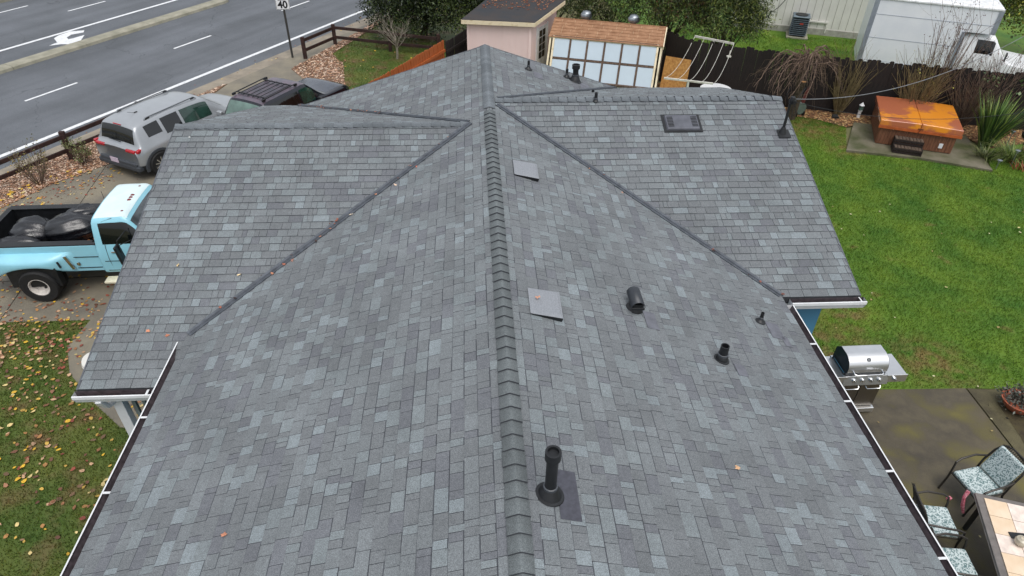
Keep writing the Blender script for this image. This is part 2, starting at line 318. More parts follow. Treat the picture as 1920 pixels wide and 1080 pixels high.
# raised median with rounded nose, in sections with joints
mb = MB(); prof = [(28.22,-.012),(28.24,.09),(28.32,.12),(28.78,.12),(28.86,.09),(28.88,-.012)]
edges = [-40]+[round(3.05*k-20,2) for k in range(0,15)]+[24.0]
for a,b in zip(edges[:-1], edges[1:]):
    if b <= a: continue
    n0 = len(mb.v); vs = [(*rd(c,a+.008),zz) for c,zz in prof]+[(*rd(c,b-.008),zz) for c,zz in prof]
    mb.add(vs, [(i,i+1,7+i,6+i) for i in range(5)]+[(5,4,3,2,1,0),(6,7,8,9,10,11)])
vs = [(*rd(28.55+(c-28.55)*k, 23.992+s),zz) for s,k in ((0,1),(.25,.8),(.4,.4),(.43,.05)) for c,zz in prof]
mb.add(vs, [(j*6+i,j*6+i+1,j*6+i+7,j*6+i+6) for j in range(3) for i in range(5)])
tag(mb.build('median_kerb', m_kerb), kind='structure')

DRIVE = [(-17,10.9),(-10.17,11.15),(-8.36,11.16),(-8.46,10.35),(-8.08,9.59),(-7.31,8.81),(-6.6,8.2),(-5.2,7.9),(-4.3,8.2),(-4.3,21.2),(-5.55,23.1),(-6.5,25.2),(-7.2,26.2),(-7.37,26.7),rd(20.3,22),rd(20.3,15),(-10.5,18.5),(-11.1,17.9),(-11.87,17.06),(-12.5,15.9),(-13.4,14.8),rd(20.3,4.3),rd(20.3,-1)]
DRIVE[12:16] = [(-7.2,25.9), rd(20.3,26.0), rd(20.3,16.5), (-10.6,18.6)]
sheet('driveway', DRIVE, .004, m_conc)
mb = MB()
for a,b in (((-15.9,12.3),(-5,12.9)),((-10.2,11.16),(-10.9,18.3)),((-7.6,9.1),(-7.9,22.5)),((-12.8,15.2),(-5,15.9)),((-10.5,18.6),(-5,19.6))): mb.beam((*a,.0065),(*b,.0065),.018,.003)
tag(mb.build('driveway_joints', m_joint), kind='structure')
BARKL = [(-20,8.0)]
BARKL = [rd(20.3,4.3), rd(20.3,16.4),(-10.55,18.55),(-11.1,17.9),(-11.87,17.06),(-12.5,15.9),(-13.4,14.8)]
sheet('mulch_bed', BARKL, .006, m_mulchbase)
BARKM = [(-7.2,25.9),rd(20.3,26.2),rd(20.3,27.6),(-5.9,27.6),(-5.3,26.4),(-5.0,24.6),(-4.6,22.8),(-4.3,21.2),(-5.5,23.2)]
sheet('mulch_strip', BARKM, .010, m_mulchbase)
LAWNF = [(-20,-4),(-4.2,-4),(-4.2,8.0),(-5.2,7.9),(-6.6,8.2),(-7.31,8.81),(-8.08,9.59),(-8.46,10.35),(-8.36,11.16),(-10.17,11.15),(-20,10.8)]
sheet('front_lawn', LAWNF, -.002, m_lawnf)
LAWNM = [rd(20.3,27.6),rd(20.3,48),(4,44),(1,26),(-3,22),(-4.3,21.2),(-4.6,22.8),(-5.0,24.6),(-5.3,26.4),(-5.9,27.6)]
sheet('side_lawn', LAWNM, -.006, m_lawnf)
PAD = [(11.2,18.47),(12.39,20.5),(15.6,19.4),(15.0,17.05),(13.35,17.85)]
PATIO = [(3.5,-3),(8.97,-3),(8.94,6.96),(8.97,8.50),(3.5,8.62)]
LAWNB = [(3.9,8.63),(8.97,8.51),(11.6,8.35),(19,8.2),(19,19.8),(15.7,18.6),(15.0,17.0),(13.35,17.8),(11.2,18.42),(12.0,20.2),(11.2,20.9),(10.3,21.2),(3.9,22.6)]
sheet('back_lawn', LAWNB, -.008, m_lawnb)
m_patio = M('wet_patio_concrete', (88,80,62), .62, scale=2.2, rgb2=(60,54,45), world=True, detail=9, bump=.25, bscale=50)
n, L, b = emod(m_patio); g = n.new('ShaderNodeNewGeometry')
t = n.new('ShaderNodeTexNoise'); t.inputs['Scale'].default_value = 1.1; t.inputs['Detail'].default_value = 8; L.new(g.outputs['Position'], t.inputs['Vector'])
q = n.new('ShaderNodeMapRange'); q.inputs[1].default_value = .5; q.inputs[2].default_value = .72; L.new(t.outputs[0], q.inputs[0])
mx = n.new('ShaderNodeMix'); mx.data_type = 'RGBA'; L.new(q.outputs[0], mx.inputs[0]); L.new(b.inputs['Base Color'].links[0].from_socket, mx.inputs[6]); mx.inputs[7].default_value = (*lin((112,104,44)),1); L.new(mx.outputs[2], b.inputs['Base Color'])
sheet('patio', PATIO, .002, m_patio)
m_moss = M('mossy_concrete', (98,92,64), .8, scale=1.6, rgb2=(66,60,42), world=True, detail=9, bump=.5, bscale=30)
sheet('garden_path', [(9.0,-3),(13,-3),(12.4,7.2),(10.6,8.3),(9.0,8.5),(8.97,6.96)], .004, m_moss)
sheet('soil_bed', [(9.35,8.12),(9.25,7.3),(9.0,6.2),(9.3,5.2),(9.7,6.2),(10.1,7.1),(11.5,7.2),(12.2,8.1),(10.8,8.3)], .008, M('dark_soil', (50,42,30), .9, scale=5, rgb2=(74,66,40), world=True, detail=8, bump=.5, bscale=24))
m_pad = M('hot_tub_pad_concrete', (118,112,96), .6, scale=1.3, rgb2=(70,74,44), world=True, detail=9, bump=.3)
o = MB().prism(PAD, -.03, .05).build('concrete_pad', m_pad); tag(o, kind='structure')
BARKB = [(5.0,22.55),(10.3,21.2),(11.2,20.9),(12.0,20.2),(12.6,20.45),(15.6,19.4),(15.75,18.5),(19,19.3),(19,19.9),(10.5,22.0),(7.3,23.5),(6.2,24.6),(5.0,24.6)]
sheet('back_mulch_bed', BARKB, .010, m_mulchbase)
sheet('neighbour_lawn', [(6.9,24.6),(10.6,22.2),(20,19.7),(40,19),(40,50),(6,50)], -.010, m_lawnb)
# ground cover
cls = lambda o, lab: tag(o, lab, 'ground cover', kind='stuff')
cls(grass('grass', LAWNF, 1700, .045, m_lawnf), 'short olive green grass of the front lawn')
tag(grass('grass', [(4.8,8.65),(8.97,8.51),(11.6,8.35),(17.5,8.2),(17.5,18.4),(15.75,18.5),(15.0,17.05),(13.35,17.8),(11.2,18.42),(12.0,20.2),(11.2,20.9),(10.3,21.2),(9,21.4),(5.6,9.5)], 1500, .04, m_lawnb), 'bright green grass of the back lawn', 'grass', kind='stuff')
tag(grass('grass', [rd(20.4,27.6),rd(20.4,36),(-3,33),(0,26),(-3,22),(-4.3,21.2),(-5.0,24.6),(-5.9,27.6)], 700, .05, m_lawnf), 'patchy grass of the side lawn by the rail fence', 'grass', kind='stuff')
tag(grass('grass', [(8.5,24.2),(11,22.5),(17,22),(17,29),(9,31)], 500, .07, m_lawnb), "grass beyond the dark board fence beside the white house", 'grass', kind='stuff')
tag(grass('grass', [(10.1,20.6),(11.9,20.1),(12.1,20.5),(10.4,21.35)], 900, .05, m_lawnb), 'thin grass creeping into the mulch near the hot tub', 'grass', kind='stuff')
BK = [(186,148,122),(160,116,90),(206,176,152),(122,88,70),(176,136,104),(98,72,58),(216,194,172),(140,112,92)]
tag(litter('mulch', sample([rd(20.35,3),rd(20.35,16.4),(-10.55,18.5),(-11.1,17.9),(-11.87,17.06),(-12.5,15.9),(-13.4,14.8),rd(20.35,4.3)], 70000), .055, BK, .008, .8), 'pinkish wood chips between rail fence and driveway', 'mulch', kind='stuff')
tag(litter('mulch', sample(BARKM, 16000), .08, BK, .012, .8), 'wood chips strewn round the sign and fence corner', 'mulch', kind='stuff')
tag(litter('mulch', sample(BARKB, 60000), .08, [(150,108,74),(118,84,60),(172,136,90),(96,66,48),(136,98,66),(188,158,112),(84,62,48)], .012, .8), 'reddish brown wood chips along the back fence', 'mulch', kind='stuff')
Pl = sample(LAWNF, 24000); Pl = Pl[(rng.uniform(size=len(Pl)) < np.clip(.12+.88*np.exp(-np.abs(Pl[:,1]-10.6)/1.7),0,1))]
tag(litter('fallen_leaves', Pl, .078, LEAFC+[(110,84,60),(140,110,84)], .022, .6), 'yellow and brown leaves scattered over the front lawn', 'leaves', kind='stuff')
Pd = sample([(-17,10.9),(-8.36,11.16),(-8.46,10.35),(-7.31,8.81),(-5.2,7.9),(-5.2,12),(-10.5,18.5),(-13.4,14.8),(-17,13.4)], 9000)
w_ = np.exp(-np.clip(Pd[:,1]-11.0,0,9)/1.1)+.8*np.exp(-np.abs(Pd[:,1]-(14.7+(Pd[:,0]+13.4)*.95))/.5)*(Pd[:,0]<-10.3)+.06
Pd = Pd[rng.uniform(size=len(Pd)) < w_*1.1]
tag(litter('fallen_leaves', Pd, .07, LEAFC, .012, .4), 'yellow and brown leaves lying on the driveway', 'leaves', kind='stuff')
Pk = sample([(-13.6,14.8),(-12.6,15.8),(-11.0,17.8),(-11.5,18.2),(-13.2,16.2),(-14.2,15.2)], 420)
tag(litter('fallen_leaves', Pk, .1, LEAFC[:5]+[LEAFC[7]], .03, .4), 'yellow leaves heaped along the mulch bed edge', 'leaves', kind='stuff')
Pr = np.array([rd(c,s) for c,s in zip(rng.uniform(20.3,21.4,110), rng.uniform(2,34,110))]); tag(litter('fallen_leaves', Pr, .07, LEAFC, .0, .3), 'leaves caught along the road gutter', 'leaves', kind='stuff')
Pb = sample([(5,3),(9,3),(9,8.4),(12,8.6),(16,9),(14,17),(8,16),(6,9.5)], 90); tag(litter('fallen_leaves', Pb, .06, [(190,178,124),(196,188,150),(150,130,84)], .03, .4), 'few pale leaves on the patio and back lawn', 'leaves', kind='stuff')
Pm = sample(LAWNM, 900); tag(litter('fallen_leaves', Pm, .08, LEAFC, .03, .4), 'leaves scattered on the side lawn', 'leaves', kind='stuff')

# ================================================================= THE HOUSE
Zr, sl, hw, Ze = 4.25, .324, 4.405, 2.823
Y0, YF, YR, YE, XR = -1.2, 15.47, 12.31, 7.905, 5.657
ZL, YL, XM, YLE, ZLE, YV = 4.14, 11.49, -.339, 6.588, 2.586, 7.335
house = empty('house', (0,0,0), 0, 'pale blue walled house under a large grey shingle roof with side wings', 'house')
zm = lambda x: Zr-sl*abs(x)
roof_polys = dict(
 ml=[(0,Y0,Zr),(0,YF,Zr),(-hw,YF,Ze),(XM,YL,zm(XM)),(-hw,YV,Ze),(-hw,Y0,Ze)],
 mr=[(0,Y0,Zr),(hw,Y0,Ze),(hw,YE,Ze),(0,YR,Zr),(3.16,YF,zm(3.16)),(0,YF,Zr)],
 rwf=[(0,YR,Zr),(hw,YE,Ze),(XR,YE,Ze),(XR,YR,Zr)],
 rwb=[(0,YR,Zr),(XR,YR,Zr),(XR,YF,zm(3.16)),(3.16,YF,zm(3.16))],
 lwf=[(XM,YL,ZL),(-5.56,YL,ZL),(-5.66,YLE,ZLE),(-3.75,YLE,ZLE),(-3.75,7.0,2.717),(-hw,YV,Ze)],
 lwb=[(XM,YL,ZL),(-4.405,YF,ZL-.324*(YF-YL)),(-5.2,YF,ZL-.324*(YF-YL)),(-5.56,YL,ZL)])
mb = MB()
for k, pl in roof_polys.items():
    V = [Vector(q)-Vector((0,0,.012)) for q in pl]
    nn = len(V); dn = [v-Vector((0,0,.11)) for v in V]
    mb.add(V+dn, [tuple(range(nn)), tuple(range(nn,2*nn))[::-1]]+[(i,(i+1)%nn,nn+(i+1)%nn,nn+i) for i in range(nn)])
roof = mb.build('roof', m_deck, house)
# shingle colours: charcoal-violet, mid grey, pale blue grey
PAL = [((108,112,115),.34),((113,118,121),.28),((104,107,112),.12),((118,125,128),.17),((124,132,136),.09)]
PC = [lin(c) for c,_ in PAL]; PW = [w for _,w in PAL]
EXP = .1432
pieces = []
def clip(poly, a, b, c):   # keep a*u+b*v<=c
    out = []
    for i in range(len(poly)):
        P, Q = poly[i], poly[(i+1)%len(poly)]; dp, dq = a*P[0]+b*P[1]-c, a*Q[0]+b*Q[1]-c
        if dp <= 0: out.append(P)
        if dp*dq < 0: t = dp/(dp-dq); out.append((P[0]+(Q[0]-P[0])*t, P[1]+(Q[1]-P[1])*t))
    return out
def ccw(poly):
    a = sum(poly[i][0]*poly[(i+1)%len(poly)][1]-poly[(i+1)%len(poly)][0]*poly[i][1] for i in range(len(poly))); return poly if a > 0 else poly[::-1]
def lay(O, U, Vd, polys3, seed, wing=False):
    """lay courses of laminated tabs: O eave origin, U along eave, Vd up the slope"""
    rnd = random.Random(seed); O, U, Vd = Vector(O), Vector(U).normalized(), Vector(Vd).normalized(); Nn = U.cross(Vd)
    if Nn.z < 0: Nn = -Nn
    polys = [ccw([((Vector(q)-O).dot(U), (Vector(q)-O).dot(Vd)) for q in pl]) for pl in polys3]
    allp = [q for pl in polys for q in pl]; u0, u1 = min(q[0] for q in allp), max(q[0] for q in allp); v1 = max(q[1] for q in allp)
    for k in range(int(v1/EXP)+1):
        a = k*EXP; b = a+EXP; x = u0-rnd.uniform(0,.3); last = 0
        while x < u1:
            w = rnd.choice((.07,.09,.12,.14,.16,.19,.22,.26)); c = rnd.choices(range(5), PW)[0]
            if c >= 3 and last >= 3 and rnd.random() < .6: c = rnd.choice((0,1,2))
            if c < 3 and rnd.random() < .3: c = last if last < 3 else c
            last = c; j = rnd.uniform(.94,1.06); thick = (.0125 if (c != 2 and rnd.random() < .6) else .008) if wing else (.0095 if (c != 2 and rnd.random() < .55) else .0065)
            g = .0023; q = [(x+g,a),(x+w-g,a),(x+w-g,b+.012),(x+g,b+.012)]
            for pl in polys:
                z_ = q
                for i in range(len(pl)):
                    P, Q = pl[i], pl[(i+1)%len(pl)]; ex, ey = Q[0]-P[0], Q[1]-P[1]
                    z_ = clip(z_, ey, -ex, ey*P[0]-ex*P[1])
                    if len(z_) < 3: break
                if len(z_) >= 3:
                    up_ = lambda s,t: O+U*s+Vd*t+Nn*(thick*(1-(t-a)/(EXP+.012))+.0008)
                    top = [up_(*q_) for q_ in z_]
                    bot = [O+U*s+Vd*t-Nn*.004 for s,t in z_]
                    tone = tuple(cc*j for cc in PC[c])
                    shade_band = [up_(*q_)+Nn*.0006 for q_ in clip(z_, 0, -1, -(b-(.013 if rnd.random() < .5 else .006)))]   # dark strip at the head of the exposure, painting in the course shadow line
                    pieces.append((top, bot, tone, shade_band if len(shade_band) > 2 and not wing and rnd.random() < .8 else []))
            x += w
sm = Vector((1,0,0)); 
ru = Vector((-1,0,sl)).normalized()
# main right slope: eave at x=+hw, up-slope is -x
EAVE = .03
lay((hw,0,Ze),(0,1,0),(-1,0,sl),[[(hw,Y0,Ze),(hw,YE,Ze),(0,YR,Zr),(0,Y0,Zr)],[(0,YR,Zr),(3.16,YF,zm(3.16)),(0,YF,Zr)]],1)
lay((-hw,0,Ze),(0,1,0),(1,0,sl),[[(-hw,Y0,Ze),(-hw,YV,Ze),(XM,YL,zm(XM)),(0,YL,Zr),(0,Y0,Zr)],[(-hw,YF,Ze),(XM,YL,zm(XM)),(0,YL,Zr),(0,YF,Zr)]],2)
lay((0,YE,Ze),(1,0,-.0),(0,1,sl),[roof_polys['rwf']],3,True)
lay((0,YLE,ZLE),(1,0,0),(0,1,.317),[[(-hw,YL,ZL),(-5.56,YL,ZL),(-5.66,YLE,ZLE),(-hw,YLE,ZLE)],[(XM,YL,ZL),(-hw,YL,ZL),(-hw,YV,Ze)],[(-hw,YV,Ze),(-hw,YLE,ZLE),(-3.8,YLE,ZLE),(-3.8,YLE+.5,ZLE+.158)]],4,True)
bb = ZL-.324*(YF-YL)
lay((0,YF,bb),(1,0,0),(0,-1,.324),[roof_polys['lwb']],5,True)
lay((0,YF,zm(3.16)),(1,0,0),(0,-1,.324),[roof_polys['rwb']],6,True)
cv = camo.matrix_world.translation
inv = camo.matrix_world.inverted(); fpx = 1262.2
def vis_area(top):
    a = []
    for q in top:
        c = inv@q
        if c.z > -.1: return 0
        x, y = fpx*c.x/-c.z, fpx*c.y/-c.z
        if abs(x) > 955 or abs(y) > 535: return 0
        a.append((x,y))
    return abs(sum(a[i][0]*a[(i+1)%len(a)][1]-a[(i+1)%len(a)][0]*a[i][1] for i in range(len(a))))/2
order = sorted(range(len(pieces)), key=lambda i: -vis_area(pieces[i][0]))
big = set(order[:300])
mbr = MB()
for i, (top, bot, tone, shade_band) in enumerate(pieces):
    n_ = len(top); m1 = MB() if i in big else mbr; m1.tone = tone
    org = (sum(top, Vector())/n_) if i in big else Vector()
    m1.add([q-org for q in top+bot], [tuple(range(n_))], 0)
    b_ = len(m1.v)-2*n_
    nrm = (top[1]-top[0]).cross(top[2]-top[0])
    m1.f += [(b_+(j+1)%n_, b_+j, b_+n_+j, b_+n_+(j+1)%n_) for j in range(n_)]; m1.m += [1]*n_
    if nrm.z < 0: m1.f[-n_-1] = tuple(reversed(m1.f[-n_-1]))
    if shade_band: m1.add([q-org for q in shade_band], [tuple(range(len(shade_band)))], 1)
    if i in big:
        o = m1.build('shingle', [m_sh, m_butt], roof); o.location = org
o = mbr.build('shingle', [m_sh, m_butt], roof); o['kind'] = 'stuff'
# ridge caps
def cap_mesh(rnd, L_=.2, w=.105, slope=.324, tone=(102,108,110)):
    # butt edge at y=0 (raised), tail at y=L
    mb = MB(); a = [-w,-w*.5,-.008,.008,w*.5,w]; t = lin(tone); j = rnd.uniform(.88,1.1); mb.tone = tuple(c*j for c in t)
    z = lambda x: -slope*max(abs(x)-.008,0)*1.02+.18*max(abs(x)-w*.5,0)*-0-.10*max(abs(x)-.008,0)
    vs = [(x,0,z(x)+.040) for x in a]+[(x,L_,z(x)+.016) for x in a]+[(x,0,z(x)+.008) for x in a]+[(x,L_,z(x)) for x in a]
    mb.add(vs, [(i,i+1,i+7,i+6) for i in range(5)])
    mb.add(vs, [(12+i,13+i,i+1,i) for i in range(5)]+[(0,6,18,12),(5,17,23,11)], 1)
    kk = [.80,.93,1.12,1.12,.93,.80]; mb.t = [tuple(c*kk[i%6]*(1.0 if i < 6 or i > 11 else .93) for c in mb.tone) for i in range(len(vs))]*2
    return mb.mesh('ridge_cap', [m_sh, m_butt])
rnd = random.Random(3); caps = [cap_mesh(rnd) for _ in range(6)]; caps2 = [cap_mesh(rnd, tone=(104,110,115)) for _ in range(5)]
def ridge(a, b, meshes, flip=False, dz=0, exp=.1732, sc=1):
    a, b = Vector(a), Vector(b); d = (b-a).normalized(); n_ = int((b-a).length/exp)
    for i in range(n_+1):
        q = a+d*(i*exp); o = bpy.data.objects.new('ridge_cap', rnd.choice(meshes)); link(o, roof); o.location = q+Vector((0,0,dz))
        ang = math.atan2(d.y, d.x)-math.pi/2
        if flip: ang += math.pi; o.location = q+d*exp+Vector((0,0,dz))
        o.rotation_euler = (0,0,ang+rnd.uniform(-.012,.012)); o.scale = (sc*rnd.uniform(.97,1.03),1,1)
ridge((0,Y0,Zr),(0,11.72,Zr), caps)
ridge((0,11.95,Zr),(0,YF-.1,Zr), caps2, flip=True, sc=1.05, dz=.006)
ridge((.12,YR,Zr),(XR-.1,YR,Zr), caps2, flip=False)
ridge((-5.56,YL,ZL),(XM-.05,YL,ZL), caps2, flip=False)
# valleys: two folded leaves with a raised rib
def valley(a, b, w=.055):
    a, b = Vector(a), Vector(b); d = (b-a).normalized(); x = d.cross(Vector((0,0,1))).normalized(); up = Vector((0,0,1)); mb = MB()
    for q0, q1, h0, h1 in ((-w,-.008,.034,.024),(-.008,0,.024,.042),(0,.008,.042,.024),(.008,w,.024,.034)):
        mb.add([a+x*q0+up*h0, a+x*q1+up*h1, b+x*q1+up*h1, b+x*q0+up*h0], [(0,1,2,3)])
    for s in (-1,1): mb.add([a+x*s*w+up*.034, b+x*s*w+up*.034, b+x*s*w-up*.01, a+x*s*w-up*.01], [(0,1,2,3)])
    mb.build('valley_flashing', m_flash, roof)
valley((hw-.02,YE+.02,Ze+.004),(.16,YR-.16,Zr-.05)); valley((-hw+.02,YV+.02,Ze+.004),(XM-.02,YL-.02,ZL-.0))
valley((-hw,YF-.02,bb+.01),(XM-.06,YL+.06,ZL-.01),.05); valley((3.1,YF-.02,zm(3.1)),(.2,YR+.2,zm(.2)),.05)
# drip edges along rakes
m_drip = M('drip_edge', (92,96,102), .5, .3)
for a,b in (((XR,YR,Zr),(XR,YE,Ze)),((-5.565,YL,ZL),(-5.665,YLE,ZLE)),((0,YF,Zr),(-hw,YF,Ze)),((0,YF,Zr),(3.16,YF,zm(3.16))),((XR,YR,Zr),(XR,YF,zm(3.16))),((-5.56,YL,ZL),(-5.2,YF,bb))):
    MB().beam(Vector(a)+Vector((0,0,-.02)),Vector(b)+Vector((0,0,-.02)),.02,.06).build('rake_trim', m_drip, roof)
# gutters: white K-shaped outside, brown inside
def gutter(a, b, out, w=.125, h=.11, face=None):
    a, b, o_ = Vector(a), Vector(b), Vector(out); up = Vector((0,0,1)); mb = MB()
    def st(pr, mi):
        for (x0,z0),(x1,z1) in zip(pr[:-1],pr[1:]): mb.add([a+o_*x0+up*z0, b+o_*x0+up*z0, b+o_*x1+up*z1, a+o_*x1+up*z1], [(0,1,2,3)], mi)
    st([(0,.0),(0,-h),(w*.62,-h),(w*.8,-h*.55),(w,-h*.35),(w,0),(w-.018,.002)], 0)
    st([(w-.018,.002),(w-.018,-.03),(w*.6,-h+.012),(.006,-h+.012),(.006,.002),(0,0)], 1)
    for e in (a,b): mb.add([e, e-up*h, e+o_*w*.62-up*h, e+o_*w-up*h*.35, e+o_*w], [(0,1,2,3,4)], 0)
    return mb.build('gutter', [m_white, m_gutin], house)
gm1 = gutter((hw+.005,Y0,2.80),(hw+.005,YE-.16,2.80),(1,0,0))
gm2 = gutter((-hw-.005,Y0,2.80),(-hw-.005,YV,2.80),(-1,0,0),w=.115)
gw1 = gutter((hw+.13,YE-.005,2.80),(XR+.06,YE-.005,2.80),(0,-1,0),h=.15)
gw2 = gutter((-5.70,YLE-.005,2.565),(-4.2,YLE-.005,2.565),(0,-1,0),h=.14,w=.115)
m_strap = M('white_gutter_strap', (216,218,220), .4, var=.05)
for y in (6.87,5.77,4.67,3.57,2.47): MB().box((hw+.07,y,2.797),(.12,.028,.006)).build('gutter_strap', m_strap, gm1)
for y in (5.87,4.77,3.67,2.57): MB().box((-hw-.065,y,2.797),(.11,.028,.006)).build('gutter_strap', m_strap, gm2)
for x in (-4.74,): MB().box((x,YLE-.06,2.562),(.03,.11,.006)).build('gutter_strap', m_strap, gw2)
MB().box((XR-.02,YE-.06,2.80),(.02,.11,.006)).build('gutter_strap', m_strap, gw1)
MB().beam((-5.42,YLE-.075,2.43),(-5.42,YLE+.05,2.2),.08,.06).beam((-5.42,YLE+.05,2.2),(-5.3,YLE+.5,2.1),.07,.05).build('downspout', m_white, house, bevel=.01)
# fascia and walls
for a,b in (((hw-.02,Y0,2.70),(hw-.02,YE,2.70)),((-hw+.02,Y0,2.70),(-hw+.02,YV,2.70)),((hw,YE+.02,2.70),(XR,YE+.02,2.70)),((-5.64,YLE+.02,2.47),(-4.3,YLE+.02,2.47))):
    MB().beam(a,b,.03,.14).build('fascia', m_white, house)
MB().box((0,(Y0+15)/2+.15,1.35),(7.8,14.9-Y0-.3,2.7)).build('wall', m_blue, house)
MB().box((4.53,(8.12+14.9)/2,1.36),(1.46,14.9-8.12,2.76)).build('wall', m_blue, house)
m_side = M('grey_green_siding', (132,140,138), .6, var=.08)
MB().box((-4.42,(9.2+14.9)/2,1.3),(1.1,14.9-9.2,2.6)).build('wall', m_side, house)
# porch corner under the left wing: post, screen frame with cable, decking
MB().box((-5.34,YLE+.20,1.24),(.14,.12,2.46)).build('porch_post', m_white, house, bevel=.006)
MB().box((-5.19,YLE+.26,1.2),(.05,.05,2.4)).box((-5.08,YLE+.30,1.2),(.04,.04,2.4)).box((-4.99,YLE+.36,1.2),(.03,.03,2.4)).build('screen_frame', M('grey_screen_frame', (120,130,128), .5), house)
MB().tube([(-4.9+.025*math.sin(k*1.7),YLE+.3,2.4-k*.12) for k in range(19)],.006,5).build('hanging_cable', m_black, house)
for i in range(9):
    MB().box((-4.95+.13*i,7.5,.42),(.118,2.3,.03)).build('deck_board', M('weathered_deck_wood', (106,92,70), .8, var=.3, scale=4, stretch=(6,.8,6)) if i==0 else bpy.data.materials['weathered_deck_wood'], house)
# ---- roof penetrations
def onm(x, y): return Vector((x, y, zm(x)))
def pipe(loc, h, r0, cap_r=None, cone=.1, slope=(.324,0), collar=True, name='vent_pipe', wall=True):
    t = empty(name, loc); t.parent = house
    prof = [(r0,0),(r0,h-.0)]
    if cap_r: prof = [(r0,0),(r0,h-.11),(cap_r,h-.09),(cap_r,h),(cap_r*.72,h),(cap_r*.68,h-.03),(0.001,h-.03)]
    else: prof = [(r0,0),(r0,h),(r0*.8,h),(r0*.78,h-.06),(0.001,h-.06)]
    o = MB().lathe(prof, n=20).build('pipe', m_black, t, smooth=True)
    # cone boot sheared on to the slope
    def sh(q): return (q[0], q[1], q[2]-slope[0]*q[0]-slope[1]*q[1])
    mb = MB(); mb.lathe([(cone*1.25,.014),(cone*1.2,.022),(cone,.026),(r0*1.25,cone*.95),(r0*1.1,cone*1.05),(r0*.98,cone*1.05)], n=20)
    k = [(max(0,1-q[2]/(cone*1.05))) for q in mb.v]; mb.v = [(x,y,z-(slope[0]*x+slope[1]*y)*kk) for (x,y,z),kk in zip(mb.v,k)]
    mb.build('boot', m_black, t, smooth=True)
    if collar: MB().lathe([(r0*1.04,cone*1.1),(r0*1.25,cone*1.1),(r0*1.25,cone*1.1+.025),(r0*1.04,cone*1.1+.03)], n=20).build('collar', M('grey_collar',(70,74,80),.4) if 'grey_collar' not in bpy.data.materials else bpy.data.materials['grey_collar'], t, smooth=True)
    return t
bp = onm(.30,3.57); pipe(bp, .60, .052, .07, .105); 
bpC = onm(2.77,6.03); pipe(bpC, .24, .055, None, .08)
bpD = onm(3.72,7.09); pipe(bpD, .17, .025, None, .06)
pipe(onm(.95,14.75), .20, .028, None, .07); pipe(onm(1.86,15.05), .20, .03, None, .07); pipe(onm(2.05,15.0), .38, .065, .09, .12); pipe(onm(2.3,14.0), .26, .03, None, .06)
g5 = pipe(Vector((2.04,12.24,4.22)), .18, .03, None, .05, slope=(0,-.1))
# dark membrane patches and tar smudges
m_patch = M('black_bitumen_patch', (68,69,78), .6, var=.2, scale=20)
def patch(c, wu, wv, name='roof_patch', m=None, rz=0, lift=.0125):
    mb = MB(); pts = []
    for a,b in ((-1,-1),(1,-1),(1,1),(-1,1)):
        x = c[0]+a*wu/2; y = c[1]+b*wv/2; pts.append((x,y,zm(x)+lift))
    mb.slab(pts,.004); return mb.build(name, m or m_patch, house)
patch((.47,3.60),.19,.52)
m_smudge = M('tar_smudge', (100,102,110), .7, var=.2, scale=9)
for (x,y,w,d) in ((1.93,6.5,.16,.34),(3.0,5.9,.14,.2),(3.9,6.95,.2,.34),(4.0,6.75,.1,.2),(1.15,14.55,.2,.35),(2.25,14.75,.22,.45)): patch((x,y),w,d,m=m_smudge)
# hood vent: half barrel on a flared base
t = empty('hood_vent', onm(1.74,6.68)); t.parent = house
mb = MB(); mb.lathe([(.115,.0),(.11,.03),(.075,.07),(.07,.15)], n=18); mb.v = [(x,y,z-sl*x*max(0,1-z/.08)) for x,y,z in mb.v]; mb.build('base', m_black, t, smooth=True)
mb = MB(); K = 12
for yy in (-.17,.15):
    for i in range(K+1):
        a = math.pi*i/K; mb.v.append((.085*math.cos(a), yy+(.02 if yy>0 else 0), .15+.085*math.sin(a))); mb.t.append((1,1,1))
for i in range(K): mb.f.append((i,i+1,K+2+i,K+1+i)); mb.m.append(0)
mb.f.append(tuple(range(K+1,2*K+2))); mb.m.append(0)
o = mb.build('hood', M('dark_grey_hood', (56,60,66), .4, .2), t, smooth=True); so = o.modifiers.new('s','SOLIDIFY'); so.thickness = .006
MB().box((0,-.165,.13),(.17,.01,.04)).box((.03,.03,.11),(.13,.24,.05)).build('flange', m_black, t, bevel=.004)
# slant back vents (granule-coated lids)
m_lid = M('grey_granule_lid', (136,140,146), .8, var=.14, scale=60, bump=.3, bscale=200)
for c in ((.53,9.73),(.52,6.30)):
    t = empty('slant_back_vent', onm(*c), 0); t.parent = house
    mb = MB(); h0, h1 = .02, .085
    q = [(-.20,-.24),(.19,-.26),(.20,.25),(-.20,.25)]
    top = [(x, y, -sl*x+(.075 if x > 0 else .028)) for x,y in q]
    inn = [(x*.82, y*.84, -sl*x*.82+(.088 if x > 0 else .04)) for x,y in q]
    bot = [(x*.93,y*.93,-sl*x) for x,y in q]
    mb.add(top+inn, [(0,1,5,4),(1,2,6,5),(2,3,7,6),(3,0,4,7),(4,5,6,7)]); mb.build('lid', m_lid, t)
    MB().add([(x,y,z-.006) for x,y,z in top]+bot, [(0,1,5,4),(1,2,6,5),(2,3,7,6),(3,0,4,7),(3,2,1,0)]).build('frame', m_black, t)
